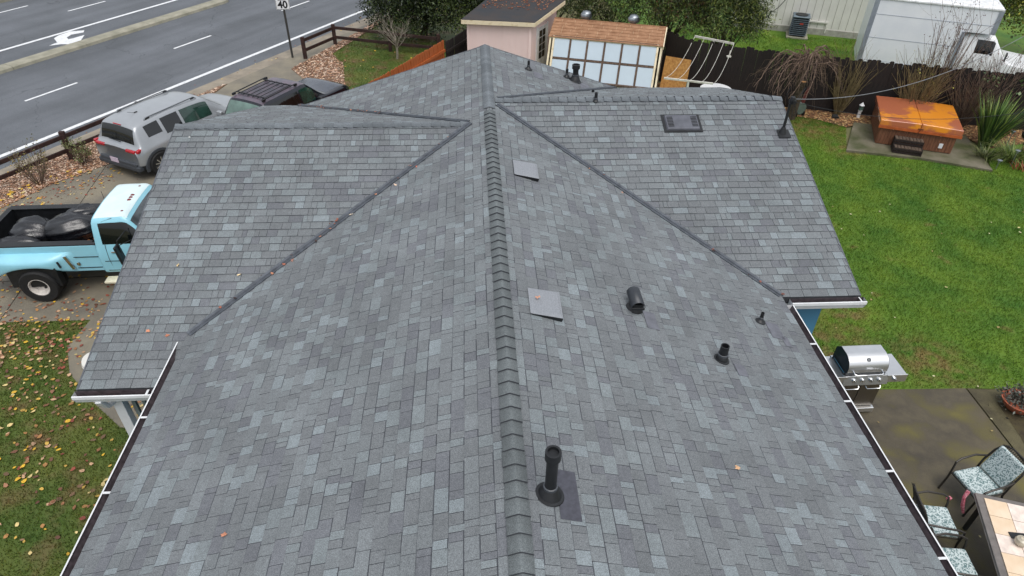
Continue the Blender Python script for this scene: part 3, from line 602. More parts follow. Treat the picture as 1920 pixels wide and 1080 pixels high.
# louvred flat vent on the right wing
t = empty('louvred_vent', (3.58,11.62,Ze+(11.62-YE)*sl+.018), 0); t.parent = house; t.rotation_euler = (math.atan(sl),0,0)
MB().box((0,0,.02),(.64,.40,.05),top=(.93,.9)).build('housing', M('vent_housing_grey', (92,94,102), .45, .2), t, bevel=.01)
MB().box((0,0,.003),(.72,.47,.012)).build('flange', m_black, t)
for s in (-1,1):
    for i in range(7): MB().box((s*.225,-.12+i*.04,.049),(.11,.016,.006)).build('louvre', m_black, t)
# service mast with weatherhead
t = empty('service_mast', (5.42,11.35,Ze+(11.35-YE)*sl)); t.parent = house
MB().tube([(0,0,-.05),(.01,.02,.62)],.026,12).build('pipe', m_black, t, smooth=True)
MB().lathe([(.08,.0),(.07,.03),(.04,.12),(.03,.14)], n=16).box((.02,-.03,.02),(.22,.22,.006),tilt=(17,0)).build('boot', m_black, t)
MB().lathe([(.03,.58),(.05,.60),(.056,.65),(.04,.71),(.0,.73)], n=14, c=(.02,0,0)).box((.04,-.03,.63),(.06,.08,.06)).build('weatherhead', m_black, t, smooth=True)
MB().tube([(.05,-.05,.6),(.14,-.02,.42),(.12,.05,.3),(.1,.08,.55),(.2,.1,.72),(.3,.2,.8)],.0055,6).tube([(.06,.02,.66),(.15,.08,.5),(.05,.12,.5),(-.06,.1,.72),(-.02,.12,.84)],.005,6).build('loop_wire', m_black, t, smooth=True)
# leaves lying on the roof and in the valleys
def leafmesh(col, seed, s=.06):
    rn = random.Random(seed); mb = MB(); mb.tone = lin(col); k = 9; vs = [(0,0,.012)]
    for i in range(k):
        a = 2*math.pi*i/k; rr = s*(.55 if i % 2 else .95)*rn.uniform(.8,1.1); vs.append((rr*math.cos(a), rr*.8*math.sin(a), rn.uniform(0,.014)))
    mb.add(vs, [(0,1+i,1+(i+1)%k) for i in range(k)]); return mb.mesh('fallen_leaf', m_leaf)
LEAVES = [((-2.79,3.82),'m',(190,128,100),'orange brown leaf on the near left roof slope by the ridge'),((-3.10,8.54),'m',(150,110,96),'brown leaf beside the left valley near the porch'),((2.37,4.27),'m',(214,170,130),'pale orange curled leaf on the right slope beyond the tall pipe'),((.43,6.32),'v',(196,140,110),'brown leaf lying on the nearer slant back vent'),
 ((-3.86,8.34),'l',(232,206,160),'pale cream leaf on the left wing nearest the valley'),((-4.81,8.53),'l',(226,196,140),'pale yellow leaf on the left wing nearest the blue truck'),((-4.96,7.43),'l',(204,136,104),'orange leaf low on the left wing, farther from the valley'),((-4.68,7.35),'l',(186,120,92),'rust brown leaf low on the left wing, closer to the valley'),
 ((-1.28,10.42),'lv',(190,110,90),'pink brown leaf in the left valley near the ridge'),((-1.62,9.98),'m',(226,196,170),'cream leaf beside the left valley below the pink one'),((-2.3,9.42),'lv',(232,214,190),'white leaf resting in the middle of the left valley'),((2.2,9.95),'rv',(190,130,100),'light brown leaf in the right valley'),((-5.25,11.19),'l',(236,236,232),'small white leaf at the top of the left wing'),((-5.05,9.1),'l',(220,200,150),'small tan leaf on the left wing by the rake edge'),((1.35,3.3),'m',(232,234,236),'small white feather-like fleck on the near right slope')]
LEAVES = LEAVES[:13]
for i,(q,kd,col,lab) in enumerate(LEAVES):
    x,y = q
    if kd == 'l' or kd == 'lv': z_ = ZL-.317*(YL-y)
    elif kd == 'rv': z_ = Ze+(y-YE)*sl
    else: z_ = zm(x)
    z_ += {'v':.09,'lv':.035,'rv':.05}.get(kd,.014)
    o = bpy.data.objects.new('fallen_leaf', leafmesh(col, i, .042 if i != 12 else .025)); link(o); o.location = (x,y,z_)
    o.rotation_euler = ((.3,0,i) if kd[0] == 'l' else (0,(.3 if x > 0 else -.3),i)); tag(o, lab, 'leaf', 'leaves fallen on the roof')
pv = []
for a,b,n_ in (((-hw,YV,Ze),(XM,YL,ZL),26),((-hw,YF-.05,bb),(-1.6,12.65,3.78),34),((hw,YE,Ze),(1.5,10.81,3.76),10)):
    A, B = np.array(a), np.array(b); tt = rng.uniform(.0,.95,n_)**1.2; pv += [A+(B-A)*k+rng.normal(size=3)*[.03,.03,0] for k in tt]
pv = np.array(pv); tag(litter('leaf_debris', pv[:,:2], .05, [(96,60,50),(150,90,70),(60,44,40),(190,130,100)], pv[:,2]+.03, .8), 'brown leaf crumbs caught along the roof valleys', 'leaf debris', kind='stuff')
gx = np.c_[rng.uniform(-5.6,-4.9,14), np.full(14,YLE-.06)]; tag(litter('leaf_debris', gx, .05, [(120,50,44),(96,60,50)], 2.49, .6), 'dark red leaves lying in the left wing gutter', 'leaf debris', kind='stuff')
# ================================================================= VEHICLES
def wheel(parent, c, rad, wid, side, rimr, spokes=10, rimcol=None, name='wheel', dish=False):
    """axis along local y; side=-1 means outer face towards -y"""
    w = empty(name, c); w.parent = parent
    rot = Matrix.Rotation(R(90)*(-side),3,'X')   # local z -> side*y
    rr, h = rad, wid/2
    MB().lathe([(rimr*.98,-h*.9),(rr*.93,-h),(rr,-h*.7),(rr,h*.7),(rr*.985,h*.8),(rr*.93,h),(rimr*1.06,h*.97),(rimr*.98,h*.8)], n=36, mat=rot).build('tyre', m_rubber, w, smooth=True)
    rm = rimcol or m_chrome
    if dish:
        MB().lathe([(rimr,h*.9),(rimr*.94,h*.92),(rimr*.86,h*.5),(rimr*.8,-h*.35),(rimr*.3,-h*.55),(rimr*.26,-h*.1),(0,-h*.1)], n=32, mat=rot).build('rim', rm, w, smooth=True)
        mb = MB()
        for k in range(4):
            a = 2*math.pi*k/4+.3; q = rot@Vector((rimr*.55*math.cos(a), rimr*.55*math.sin(a), -h*.42)); mb.lathe([(rimr*.16,0),(0,.004)], c=q, n=10, mat=rot)
        mb.lathe([(rimr*.2,0),(rimr*.14,.05),(0,.055)], c=rot@Vector((0,0,-h*.1)), n=14, mat=rot).build('hub', m_black, w, smooth=True)
    else:
        MB().lathe([(rimr,h*.85),(rimr*.9,h*.86),(rimr*.86,h*.3),(0,h*.2)], n=32, mat=rot).build('rim', M('dark_rim_metal',(60,62,64),.4,.6) if 'dark_rim_metal' not in bpy.data.materials else bpy.data.materials['dark_rim_metal'], w, smooth=True)  # darker metal for the rim face behind the spokes
        mb = MB()
        for k in range(spokes):
            a = 2*math.pi*(k//2)/(spokes//2)+(.16 if k%2 else -.16); b = 2*math.pi*(k//2)/(spokes//2)+(.30 if k%2 else -.30)
            p0 = Vector((.04*math.cos(a), .04*math.sin(a), h*.72)); p1 = Vector((rimr*.94*math.cos(b), rimr*.94*math.sin(b), h*.86))
            mb.beam(rot@p0, rot@p1, .032, .03, up=rot@Vector((0,0,1)))
        mb.lathe([(.06,h*.6),(.055,h*.8),(0,h*.84)], n=16, mat=rot).build('spoke', rm, w)
    return w
def car_surface(st, ring_sub=4, st_sub=4):
    """st: list of stations, each (x,[(y,z)...]); returns dense grid + index maps"""
    A = np.array([[(x,y,z) for (y,z) in ring] for x,ring in st])
    def cr(P, sub):
        out = []; n = len(P)
        for i in range(n-1):
            p0, p1, p2, p3 = P[max(i-1,0)], P[i], P[i+1], P[min(i+2,n-1)]
            for k in range(sub):
                t = k/sub; tau = .32
                m1 = (p2-p0)*tau; m2 = (p3-p1)*tau
                h00 = 2*t**3-3*t*t+1; h10 = t**3-2*t*t+t; h01 = -2*t**3+3*t*t; h11 = t**3-t*t
                out.append(p1*h00+m1*h10+p2*h01+m2*h11)
        out.append(P[-1]); return np.array(out)
    G = cr(A, st_sub); G = np.swapaxes(cr(np.swapaxes(G,0,1), ring_sub),0,1)
    return G
def shell(parent, st, paint, regions, glassmats, ss=6, rs=6, name='body'):
    """regions: (name, s0,s1,r0,r1,mat,off) in station/ring coordinates; both sides unless 'R'/'L' """
    G = car_surface(st, rs, ss); ni, nj = G.shape[:2]
    both = {'L': G, 'R': G*np.array([1,-1,1])}
    used = {'L': np.zeros((ni-1,nj-1),bool), 'R': np.zeros((ni-1,nj-1),bool)}
    objs = []
    for (nm, s0,s1,r0,r1,mat,off,sides) in regions:
        mirrored = r1 >= len(st[0][1])-1 and sides == 'C'
        i0,i1 = int(round(s0*ss)), int(round(s1*ss)); j0,j1 = int(round(r0*rs)), int(round(r1*rs))
        grp = [('L','R')] if mirrored else [(s,) for s in ('LR' if sides in 'LR' and len(sides)==2 else sides)]
        for gset in grp:
            mb = MB()
            for sd_ in gset:
                used[sd_][i0:i1, j0:j1] = True; g = both[sd_]
                sub = g[i0:i1+1, j0:j1+1]; a = sub.reshape(-1,3); m_ = j1-j0+1
                # outward offset along approximate normals
                cen = np.array([a[:,0].mean(), 0, .8]); 
                du = np.gradient(sub, axis=0); dv = np.gradient(sub, axis=1) if m_ > 1 else du; nn = np.cross(du, dv); nn /= (np.linalg.norm(nn,axis=2)[:,:,None]+1e-9)
                sgn = np.sign((nn*(sub-cen)).sum(2).mean()) or 1
                q = (sub+nn*sgn*off).reshape(-1,3)
                fs = []
                for i in range(i1-i0):
                    for j in range(m_-1):
                        f = (i*m_+j, (i+1)*m_+j, (i+1)*m_+j+1, i*m_+j+1); fs.append(f if sd_ == 'R' else f[::-1])
                mb.add([tuple(x) for x in q], fs)
            objs.append(mb.build(nm, mat, parent, smooth=True))
    mb = MB()
    for sd_ in 'LR':
        g = both[sd_]; a = g.reshape(-1,3); fs = []
        for i in range(ni-1):
            for j in range(nj-1):
                if used[sd_][i,j]: continue
                f = (i*nj+j, (i+1)*nj+j, (i+1)*nj+j+1, i*nj+j+1); fs.append(f if sd_ == 'R' else f[::-1])
        mb.add([tuple(x) for x in a], fs)
        mb.add([tuple(x) for x in g[0]]+[(g[0][0][0],0,g[0][0][2])], [tuple(range(nj+1)) if sd_=='L' else tuple(range(nj+1))[::-1]])
        mb.add([tuple(x) for x in g[-1]]+[(g[-1][0][0],0,g[-1][0][2])], [tuple(range(nj+1)) if sd_=='R' else tuple(range(nj+1))[::-1]])
    b = mb.build(name, paint, parent, smooth=True); b.data.set_sharp_from_angle(angle=R(50))
    bm = bmesh.new(); bm.from_mesh(b.data); bmesh.ops.remove_doubles(bm, verts=bm.verts, dist=.0008); bm.to_mesh(b.data); bm.free()
    return b, objs
def arch(parent, x, y, rad, mat, side, wid=.075, zc=.36, name='wheel_arch'):
    mb = MB(); K = 16
    for rr in (rad, rad+wid):
        for yy in (y-side*.05, y+side*.018):
            for i in range(K+1):
                a = math.pi*(i/K)*1.08-.04*math.pi; mb.v.append((x+rr*math.cos(a), yy, zc+rr*math.sin(a))); mb.t.append((1,1,1))
    n_ = K+1
    for i in range(K):
        for q in ((n_+i,n_+i+1,3*n_+i+1,3*n_+i),(2*n_+i,2*n_+i+1,3*n_+i+1,3*n_+i),(i,i+1,n_+i+1,n_+i)): mb.f.append(q); mb.m.append(0)
    mb.build(name, mat, parent)
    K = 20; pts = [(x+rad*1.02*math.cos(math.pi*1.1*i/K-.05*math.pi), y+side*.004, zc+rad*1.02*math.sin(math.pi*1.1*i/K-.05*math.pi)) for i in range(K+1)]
    MB().add(pts, [tuple(range(K+1))]).build('wheel_well', m_black, parent)  # flat dark half-disc set in place of the shaded arch hollow
# ---- silver SUV
m_silver = M('silver_car_paint', (164,168,172), .3, .4, var=.05, scale=2, coat=.6)
m_clad = M('dark_grey_cladding', (58,62,68), .6, var=.12)
m_red = M('red_lamp_lens', (170,20,34), .15, var=.3, scale=14, coat=.5)
suv = empty('parked_car', (-10.12,17.52,0), 61.0, 'silver SUV with dark tinted windows parked on the driveway behind the dark SUV', 'car', 'cars parked on the driveway')
st = [(0.00,[(.62,.36),(.80,.50),(.83,.78),(.78,.92),(.68,.97),(.30,.99),(0,1.0)]),
      (.14,[(.72,.30),(.90,.50),(.925,.82),(.86,1.0),(.70,1.05),(.32,1.07),(0,1.08)]),
      (.34,[(.74,.28),(.915,.52),(.93,.86),(.86,1.06),(.64,1.55),(.34,1.615),(0,1.63)]),
      (1.15,[(.74,.28),(.90,.52),(.92,.86),(.865,1.04),(.63,1.62),(.34,1.685),(0,1.70)]),
      (1.75,[(.74,.28),(.90,.50),(.915,.84),(.865,1.01),(.63,1.62),(.34,1.69),(0,1.70)]),
      (2.45,[(.74,.28),(.90,.50),(.915,.84),(.86,.99),(.62,1.58),(.34,1.655),(0,1.67)]),
      (2.85,[(.74,.28),(.90,.50),(.915,.84),(.86,.98),(.63,1.50),(.34,1.58),(0,1.60)]),
      (3.50,[(.74,.28),(.90,.50),(.91,.82),(.84,.97),(.72,1.03),(.36,1.09),(0,1.11)]),
      (4.25,[(.72,.28),(.88,.48),(.88,.74),(.80,.88),(.66,.93),(.34,.96),(0,.97)]),
      (4.58,[(.56,.30),(.70,.42),(.72,.60),(.66,.70),(.54,.74),(.28,.78),(0,.79)])]
shell(suv, st, m_silver, [('rear_window', 1.17,1.83,4.17,6,m_glass,.004,'C'), ('windshield',6.1,6.9,4.17,6,m_greenglass,.004,'C'),
    ('quarter_window',2.33,2.83,3.33,3.83,m_glass,.004,'LR'),('rear_side_window',3.0,4.05,3.17,3.83,m_glass,.004,'LR'),('front_side_window',4.17,6.0,3.17,3.83,m_greenglass,.004,'LR'),
    ('lower_cladding',0,9,0,1.0,m_clad,.006,'LR')], None)
for s in (-1,1):
    for x in (.60,3.30):
        wheel(suv, (x,s*.862,.37), .37, .23, s, .245); arch(suv, x, s*.938, .42, m_clad, s)
    MB().beam((.85,s*.56,1.70),(2.5,s*.57,1.70),.03,.03).beam((.75,s*.56,1.655),(.85,s*.56,1.715),.034,.03).beam((2.5,s*.57,1.715),(2.62,s*.57,1.63),.034,.03).build('roof_rail', M('satin_rail',(120,124,128),.35,.6) if 'satin_rail' not in bpy.data.materials else bpy.data.materials['satin_rail'], suv, bevel=.008)
    for x in (.86,2.5): MB().box((x,s*.565,1.675),(.14,.035,.05)).build('rail_foot', m_black, suv, bevel=.008)
    tl = MB(); tl.box((.02,s*.60,.955),(.09,.36,.10)).build('tail_light', m_red, suv, bevel=.03)
    MB().box((.13,s*.83,.975),(.24,.1,.11),rz=-s*14).build('tail_light', m_red, suv, bevel=.03)
    MB().box((-.01,s*.58,.52),(.05,.26,.06)).build('reflector', m_red, suv, bevel=.012)
    MB().box((1.35,s*.925,.93),(.2,.03,.035)).build('door_handle', m_silver, suv, bevel=.012); MB().box((2.35,s*.925,.92),(.2,.03,.035)).build('door_handle', m_silver, suv, bevel=.012)
    MB().box((3.0,s*1.0,1.05),(.13,.2,.15)).build('side_mirror', m_silver, suv, bevel=.04)
MB().box((.0,0,.47),(.12,1.5,.24)).box((.03,0,.40),(.2,1.66,.18)).build('rear_bumper', m_clad, suv, bevel=.05, seg=3)
MB().box((-.065,.12,.55),(.012,.32,.16)).build('licence_plate', M('plate_pale',(214,206,216),.5, scale=40, rgb2=(176,150,176)), suv, bevel=.004)
MB().beam((.12,.30,1.16),(.12,-.16,1.13),.02,.02).build('wiper', m_black, suv)
MB().tube([(.95,0,1.69),(.72,0,1.80)],.006,5).box((.97,0,1.70),(.09,.04,.03)).build('antenna', m_black, suv)
MB().box((.30,0,1.60),(.03,.3,.025)).build('brake_light', m_red, suv, bevel=.006)
MB().beam((.10,.68,.96),(.10,-.68,.96),.01,.006).build('tailgate_seam', m_black, suv)
suv.scale = (.97,.97,.89)
# ---- dark SUV
m_navy = M('dark_navy_car_paint', (18,21,32), .2, .3, var=.15, scale=3, coat=.8)
m_roofgrey = M('purple_grey_roof_paint', (86,86,96), .35, .3, var=.15, scale=4, coat=.3, rgb2=(112,98,110))  # roof panel lighter and greyer than the navy body
dk = empty('parked_car', (-7.02,18.75,0), 61, 'dark navy two-door SUV with black roof rack parked ahead of the silver SUV', 'car', 'cars parked on the driveway')
st = [(0.00,[(.62,.40),(.76,.50),(.78,.80),(.76,.95),(.70,1.0),(.35,1.02),(0,1.02)]),
      (.10,[(.70,.36),(.84,.52),(.86,.84),(.82,1.02),(.73,1.08),(.36,1.10),(0,1.10)]),
      (.40,[(.72,.34),(.86,.52),(.87,.84),(.83,1.04),(.63,1.56),(.33,1.62),(0,1.63)]),
      (1.0,[(.72,.34),(.86,.52),(.87,.84),(.83,1.04),(.64,1.60),(.34,1.655),(0,1.665)]),
      (1.75,[(.72,.34),(.86,.52),(.87,.84),(.83,1.03),(.64,1.60),(.34,1.655),(0,1.665)]),
      (2.2,[(.72,.34),(.86,.52),(.87,.84),(.83,1.02),(.63,1.57),(.34,1.63),(0,1.64)]),
      (2.85,[(.72,.34),(.86,.52),(.87,.84),(.83,1.02),(.72,1.07),(.36,1.10),(0,1.11)]),
      (3.75,[(.72,.34),(.85,.50),(.86,.80),(.82,.96),(.72,1.02),(.36,1.05),(0,1.06)]),
      (4.05,[(.66,.36),(.78,.46),(.80,.72),(.76,.86),(.68,.92),(.34,.95),(0,.95)])]
b,_ = shell(dk, st, m_navy, [('rear_window', 1.15,1.85,4.17,6,m_paleglass,.004,'C'), ('windshield',5.1,5.9,4.17,6,m_greenglass,.004,'C'),
    ('rear_side_window',1.9,4.0,3.17,3.83,m_glass,.004,'LR'),('front_side_window',4.15,5.35,3.17,3.83,m_greenglass,.004,'LR'),
    ('roof_panel',2.0,5.0,4.17,6,m_roofgrey,.002,'C'),('hood_panel',6.1,7.2,4.17,6,M('hood_dark',(60,66,78),.25,.4,coat=.6),.002,'C')], None)
for s in (-1,1):
    for x in (.85,3.25): wheel(dk, (x,s*.80,.36), .36, .22, s, .21)
    arch(dk, 3.25, s*.86, .40, M('tan_fender_flare',(182,172,150),.6) if 'tan_fender_flare' not in bpy.data.materials else bpy.data.materials['tan_fender_flare'], s, wid=.09); arch(dk, .85, s*.86, .40, m_clad, s, wid=.07)
    MB().beam((.50,s*.56,1.71),(1.85,s*.57,1.73),.03,.03).box((.50,s*.56,1.69),(.12,.05,.07)).box((1.85,s*.57,1.70),(.12,.05,.07)).build('rack_rail', m_black, dk, bevel=.008)
    MB().box((2.45,s*.93,1.08),(.12,.17,.14)).build('side_mirror', m_black, dk, bevel=.03)
    MB().box((.02,s*.74,.86),(.06,.1,.22)).build('tail_light', m_red, dk, bevel=.015)
for x in (.62,1.72): MB().beam((x,-.56,1.715),(x,.56,1.715),.035,.03).build('crossbar', m_black, dk, bevel=.006)
for i in range(6): MB().beam((.55,-.45+i*.18,1.69),(1.8,-.45+i*.18,1.70),.02,.018).build('rack_slat', m_black, dk)
MB().box((-.02,0,.5),(.12,1.5,.2)).build('rear_bumper', m_black, dk, bevel=.03)
dk.scale = (1,1,.94)
# ---- blue dually pickup
m_cyan = M('light_blue_truck_paint', (146,206,224), .3, var=.05, scale=2, coat=.5)
m_roofw = M('pale_chalky_roof_paint', (214,232,234), .4, var=.05, scale=3, coat=.3)
tk = empty('pickup_truck', (-10.72,12.87,0), 1.5, 'light blue dually pickup with white roof and black bed liner holding garbage bags', 'pickup truck')
X0 = 2.50   # back of the cab
# bed
MB().box((1.25,0,.78),(2.4,1.50,.06)).box((1.25,.0,.5),(2.4,1.0,.3)).build('bed_floor', m_black, tk)
for s in (-1,1):
    MB().box((1.25,s*.80,.93),(2.46,.10,.66)).build('bed_side', m_cyan, tk, bevel=.03, seg=3)
    MB().box((1.25,s*.765,1.265),(2.46,.17,.03)).box((1.25,s*.735,1.05),(2.42,.03,.44)).build('bed_liner', m_black, tk, bevel=.008)
    # flared rear fender over the twin wheels
    rings = []
    for x,o in ((-.02,.0),(.12,.06),(.38,.20),(.70,.25),(1.35,.25),(1.60,.21),(1.82,.06),(2.0,.0)):
        y = .845
        zl = .62
        if .30 <= x <= 1.65: zl = .60+.30*max(0,1-((x-1.1)/.62)**4)
        rings.append([(x,s*y,1.16-(.06 if o else 0)),(x,s*(y+o*.45),1.075),(x,s*(y+o*.90),1.01),(x,s*(y+o),.94),(x,s*(y+o),zl),(x,s*(y+o-.05 if o else y),zl-.01)])
    mb = MB(); k = 6; mb.add([q for g_ in rings for q in g_], [((i)*k+j,(i+1)*k+j,(i+1)*k+j+1,i*k+j+1) if s<0 else (i*k+j+1,(i+1)*k+j+1,(i+1)*k+j,i*k+j) for i in range(len(rings)-1) for j in range(k-1)])
    o = mb.build('rear_fender', m_cyan, tk, smooth=True); o.data.set_sharp_from_angle(angle=R(60)); ss_ = o.modifiers.new('sub','SUBSURF'); ss_.levels = ss_.render_levels = 2
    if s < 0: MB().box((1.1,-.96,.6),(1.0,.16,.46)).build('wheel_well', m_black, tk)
    wheel(tk, (1.14,s*1.0,.39), .39, .22, s, .21, rimcol=M('white_steel_rim',(206,200,194),.5) if 'white_steel_rim' not in bpy.data.materials else bpy.data.materials['white_steel_rim'], dish=True)
    wheel(tk, (1.14,s*.74,.39), .39, .22, s, .21, rimcol=bpy.data.materials['white_steel_rim'], dish=True)
    wheel(tk, (4.35,s*.80,.39), .39, .22, s, .21, rimcol=bpy.data.materials['white_steel_rim'], dish=True)
MB().box((.03,0,.93),(.06,1.56,.62)).build('tailgate', m_cyan, tk, bevel=.02); MB().box((.05,0,1.262),(.12,1.56,.03)).box((.09,0,1.05),(.03,1.46,.42)).build('bed_liner', m_black, tk)
MB().box((2.43,0,1.03),(.08,1.52,.50)).build('bed_liner', m_black, tk)
MB().box((-.1,0,.55),(.14,1.7,.16)).build('rear_bumper', m_black, tk, bevel=.02)
# cab shell
st = [(X0,[(.80,.56),(.90,.62),(.92,.95),(.89,1.20),(.80,1.26),(.40,1.27),(0,1.27)]),
      (X0+.03,[(.80,.55),(.92,.62),(.935,.95),(.90,1.22),(.755,1.74),(.42,1.81),(0,1.83)]),
      (X0+.16,[(.80,.55),(.92,.62),(.935,.95),(.90,1.22),(.75,1.79),(.42,1.86),(0,1.875)]),
      (X0+.50,[(.80,.55),(.92,.62),(.935,.95),(.90,1.22),(.74,1.80),(.42,1.87),(0,1.885)]),
      (X0+.74,[(.80,.55),(.92,.62),(.935,.95),(.90,1.22),(.74,1.77),(.42,1.83),(0,1.845)]),
      (X0+1.28,[(.80,.55),(.92,.62),(.935,.95),(.90,1.20),(.82,1.24),(.42,1.27),(0,1.28)]),
      (X0+2.6,[(.80,.55),(.90,.62),(.92,.90),(.88,1.12),(.80,1.18),(.40,1.20),(0,1.20)]),
      (X0+2.85,[(.78,.55),(.88,.60),(.90,.86),(.86,1.04),(.78,1.08),(.40,1.10),(0,1.10)])]
shell(tk, st, m_cyan, [('roof', 1.5,4.0,4.17,6,m_roofw,.002,'C'),('windshield',4.15,4.9,4.17,6,M('grey_windshield_glass',(84,90,94),.08,0,var=.3,scale=3),.004,'C'),('side_window',2.0,4.3,3.2,3.83,m_glass,.004,'LR'),('rear_window',.3,.85,4.3,6,m_glass,.004,'C')], None)
for s in (-1,1):
    MB().beam((1.98,s*1.10,.93),(1.98,s*1.10,.93001),.001,.001) if 0 else None
    MB().beam((X0+.1,s*.935,.90),(X0+2.6,s*.93,.90),.012,.014).beam((X0+.1,s*.925,.66),(X0+2.6,s*.92,.66),.012,.014).build('trim_strip', m_black, tk)
    MB().beam((1.75,s*.855,.97),(2.45,s*.855,.97),.012,.014).beam((1.75,s*.855,.70),(2.45,s*.855,.70),.012,.014).build('trim_strip', m_black, tk)
    # door gap
    gp = [(X0+.22,s*.92,.64),(X0+.2,s*.94,.95),(X0+.2,s*.905,1.22),(X0+.24,s*.76,1.76),(X0+.45,s*.73,1.82)]
    MB().tube(gp,.006,4).build('door_seam', m_black, tk)
    MB().box((X0+.36,s*.93,1.12),(.14,.03,.03)).build('door_handle', m_chrome, tk, bevel=.006)
    MB().box((X0+.75,s*1.0,.46),(1.5,.22,.05)).build('running_board', M('cream_running_board',(210,204,180),.6) if 'cream_running_board' not in bpy.data.materials else bpy.data.materials['cream_running_board'], tk, bevel=.01)
    # west-coast mirror on tube frame
    MB().box((X0+.62,s*1.22,1.26),(.05,.20,.42),tilt=(0,-6)).build('mirror', m_black, tk, bevel=.015)
    MB().tube([(X0+.72,s*.9,1.62),(X0+.64,s*1.2,1.56),(X0+.64,s*1.2,.95),(X0+.9,s*.93,.86)],.011,6).tube([(X0+.64,s*1.2,1.0),(X0+1.0,s*.92,1.1)],.010,6).tube([(X0+.64,s*1.2,1.45),(X0+.95,s*.84,1.45)],.008,6).build('mirror_arm', m_black, tk)
MB().box((1.86,-.91,.88),(.07,.05,.34),tilt=(0,-16)).build('fender_lamp_strip', m_chrome, tk, bevel=.008)
MB().box((1.70,-1.02,.90),(.035,.03,.15),tilt=(0,-10)).build('side_vent', m_black, tk, bevel=.006)
MB().lathe([(.045,0),(.04,.012),(0,.014)], n=14, mat=Matrix.Rotation(R(90),3,'X'), c=(2.0,-.857,.80)).build('fuel_cap', m_chrome, tk)
for y in (-.52,-.10,0,.10,.52): MB().lathe([(.05,0),(.045,.03),(.02,.05),(0,.052)], n=12, c=(X0+.60,y,1.855 if abs(y)<.3 else 1.825)).build('clearance_light', M('amber_red_lens',(120,58,58),.25) if 'amber_red_lens' not in bpy.data.materials else bpy.data.materials['amber_red_lens'], tk, smooth=True)
MB().tube([(X0+.05,.0,1.86),(X0+.05,0,2.05)],.005,5).build('antenna', m_black, tk)
# garbage bags
m_bag = M('black_garbage_bag', (20,21,26), .24, var=.5, scale=7, bump=.3, bscale=6, spec=.8, stretch=(.8,3.2,3.2))
def bag(loc, r_, rz, lab, seed):
    bm = bmesh.new(); bmesh.ops.create_icosphere(bm, subdivisions=4, radius=1); rn = np.random.default_rng(seed); ph = rn.uniform(0,6,6)
    for v in bm.verts:
        a = math.atan2(v.co.z, v.co.y); x = v.co.x
        w_ = 1+.05*math.sin(11*a+ph[0]+3*x)+.035*math.sin(23*a+ph[1]-5*x)*(1-.5*abs(x))+.05*math.sin(3*a+ph[2])
        pin = (1-.28*max(0,x)**3)
        v.co.y *= w_*pin; v.co.z *= w_*pin*(.9 if v.co.z < 0 else 1)
        v.co *= 1+.05*math.sin(7*v.co.x+ph[3])*math.cos(6*v.co.y+ph[4])
        if v.co.z < -.55: v.co.z = -.55
    bmesh.ops.create_cone(bm, segments=9, radius1=.10, radius2=.2, depth=.26, matrix=Matrix.Translation((1.02,0,.0))@Matrix.Rotation(R(90),4,'Y'))
    me = bpy.data.meshes.new('garbage_bag'); bm.to_mesh(me); bm.free(); me.materials.append(m_bag); me.polygons.foreach_set('use_smooth',[True]*len(me.polygons))
    o = bpy.data.objects.new('garbage_bag', me); link(o); o.location = loc; o.scale = r_; o.rotation_euler = (0,0,R(rz)); tag(o, lab, 'garbage bag', 'garbage bags in the truck bed'); return o
bag((-9.05,12.95,1.14),(.62,.42,.34),10,'largest black garbage bag, nearest the truck cab',1)
bag((-8.95,13.3,1.12),(.5,.30,.34),25,'matt dark garbage bag behind the largest one, against the far bed wall',2)
bag((-9.95,12.95,1.05),(.46,.40,.32),-10,'round black garbage bag in the middle of the truck bed',3)
bag((-10.0,12.42,1.04),(.5,.24,.22),4,'low black garbage bag along the near side of the truck bed',4)
Pt = np.c_[rng.uniform(-8.8,-8.45,260), rng.uniform(12.3,13.5,260)]; tag(litter('leaf_pile', Pt, .08, [(110,56,46),(150,84,56),(90,50,42),(186,120,70)], np.full(260,.86)+rng.uniform(0,.14,260), .8), 'reddish dry leaves heaped in the truck bed by the cab', 'leaves', kind='stuff')
# ---- white box truck beyond the fence
bt = empty('box_truck', (13.89,24.1,0), -24, 'white box truck with overcab box parked beyond the dark fence', 'box truck')
m_box = M('white_truck_panel', (240,243,247), .4, var=.03, scale=1.2, rgb2=(230,234,240), coat=.2)
m_tank = M('aluminium_corner_rail', (170,178,190), .4, .5, var=.1)
LB, WB = 3.95, 2.0
MB().add([(0,0,.75),(3.05,0,.75),(3.05,0,2.28),(LB,0,2.28),(LB,0,3.1),(0,0,3.1)]+[(0,WB,.75),(3.05,WB,.75),(3.05,WB,2.28),(LB,WB,2.28),(LB,WB,3.1),(0,WB,3.1)], [(0,1,2,3,4,5),(11,10,9,8,7,6),(0,6,7,1),(1,7,8,2),(2,8,9,3),(3,9,10,4),(4,10,11,5),(5,11,6,0)]).build('cargo_box', m_box, bt)
for zz in (2.55,1.75,.95): MB().box((LB/2 if zz>2.3 else 1.52,-.003,zz),((LB-.3) if zz>2.3 else 2.9,.008,.012)).build('panel_seam', m_tank, bt)
MB().box((.07,-.012,1.9),(.16,.03,2.4)).build('corner_rail', m_tank, bt); MB().box((LB-.05,-.012,2.69),(.14,.03,.84)).build('corner_rail', m_tank, bt); MB().box((3.05,-.01,1.5),(.12,.03,1.56)).build('corner_rail', m_tank, bt)
mb = MB().box((LB/2,-.01,3.08),(LB,.05,.08)).box((LB/2,WB/2,3.125),(LB-.05,WB,.05)).build('roof_rail', M('white_roof_edge',(236,238,240),.35), bt, bevel=.02)
MB().box((1.5,-.006,.86),(3.0,.02,.16)).build('lower_skirt', m_box, bt)
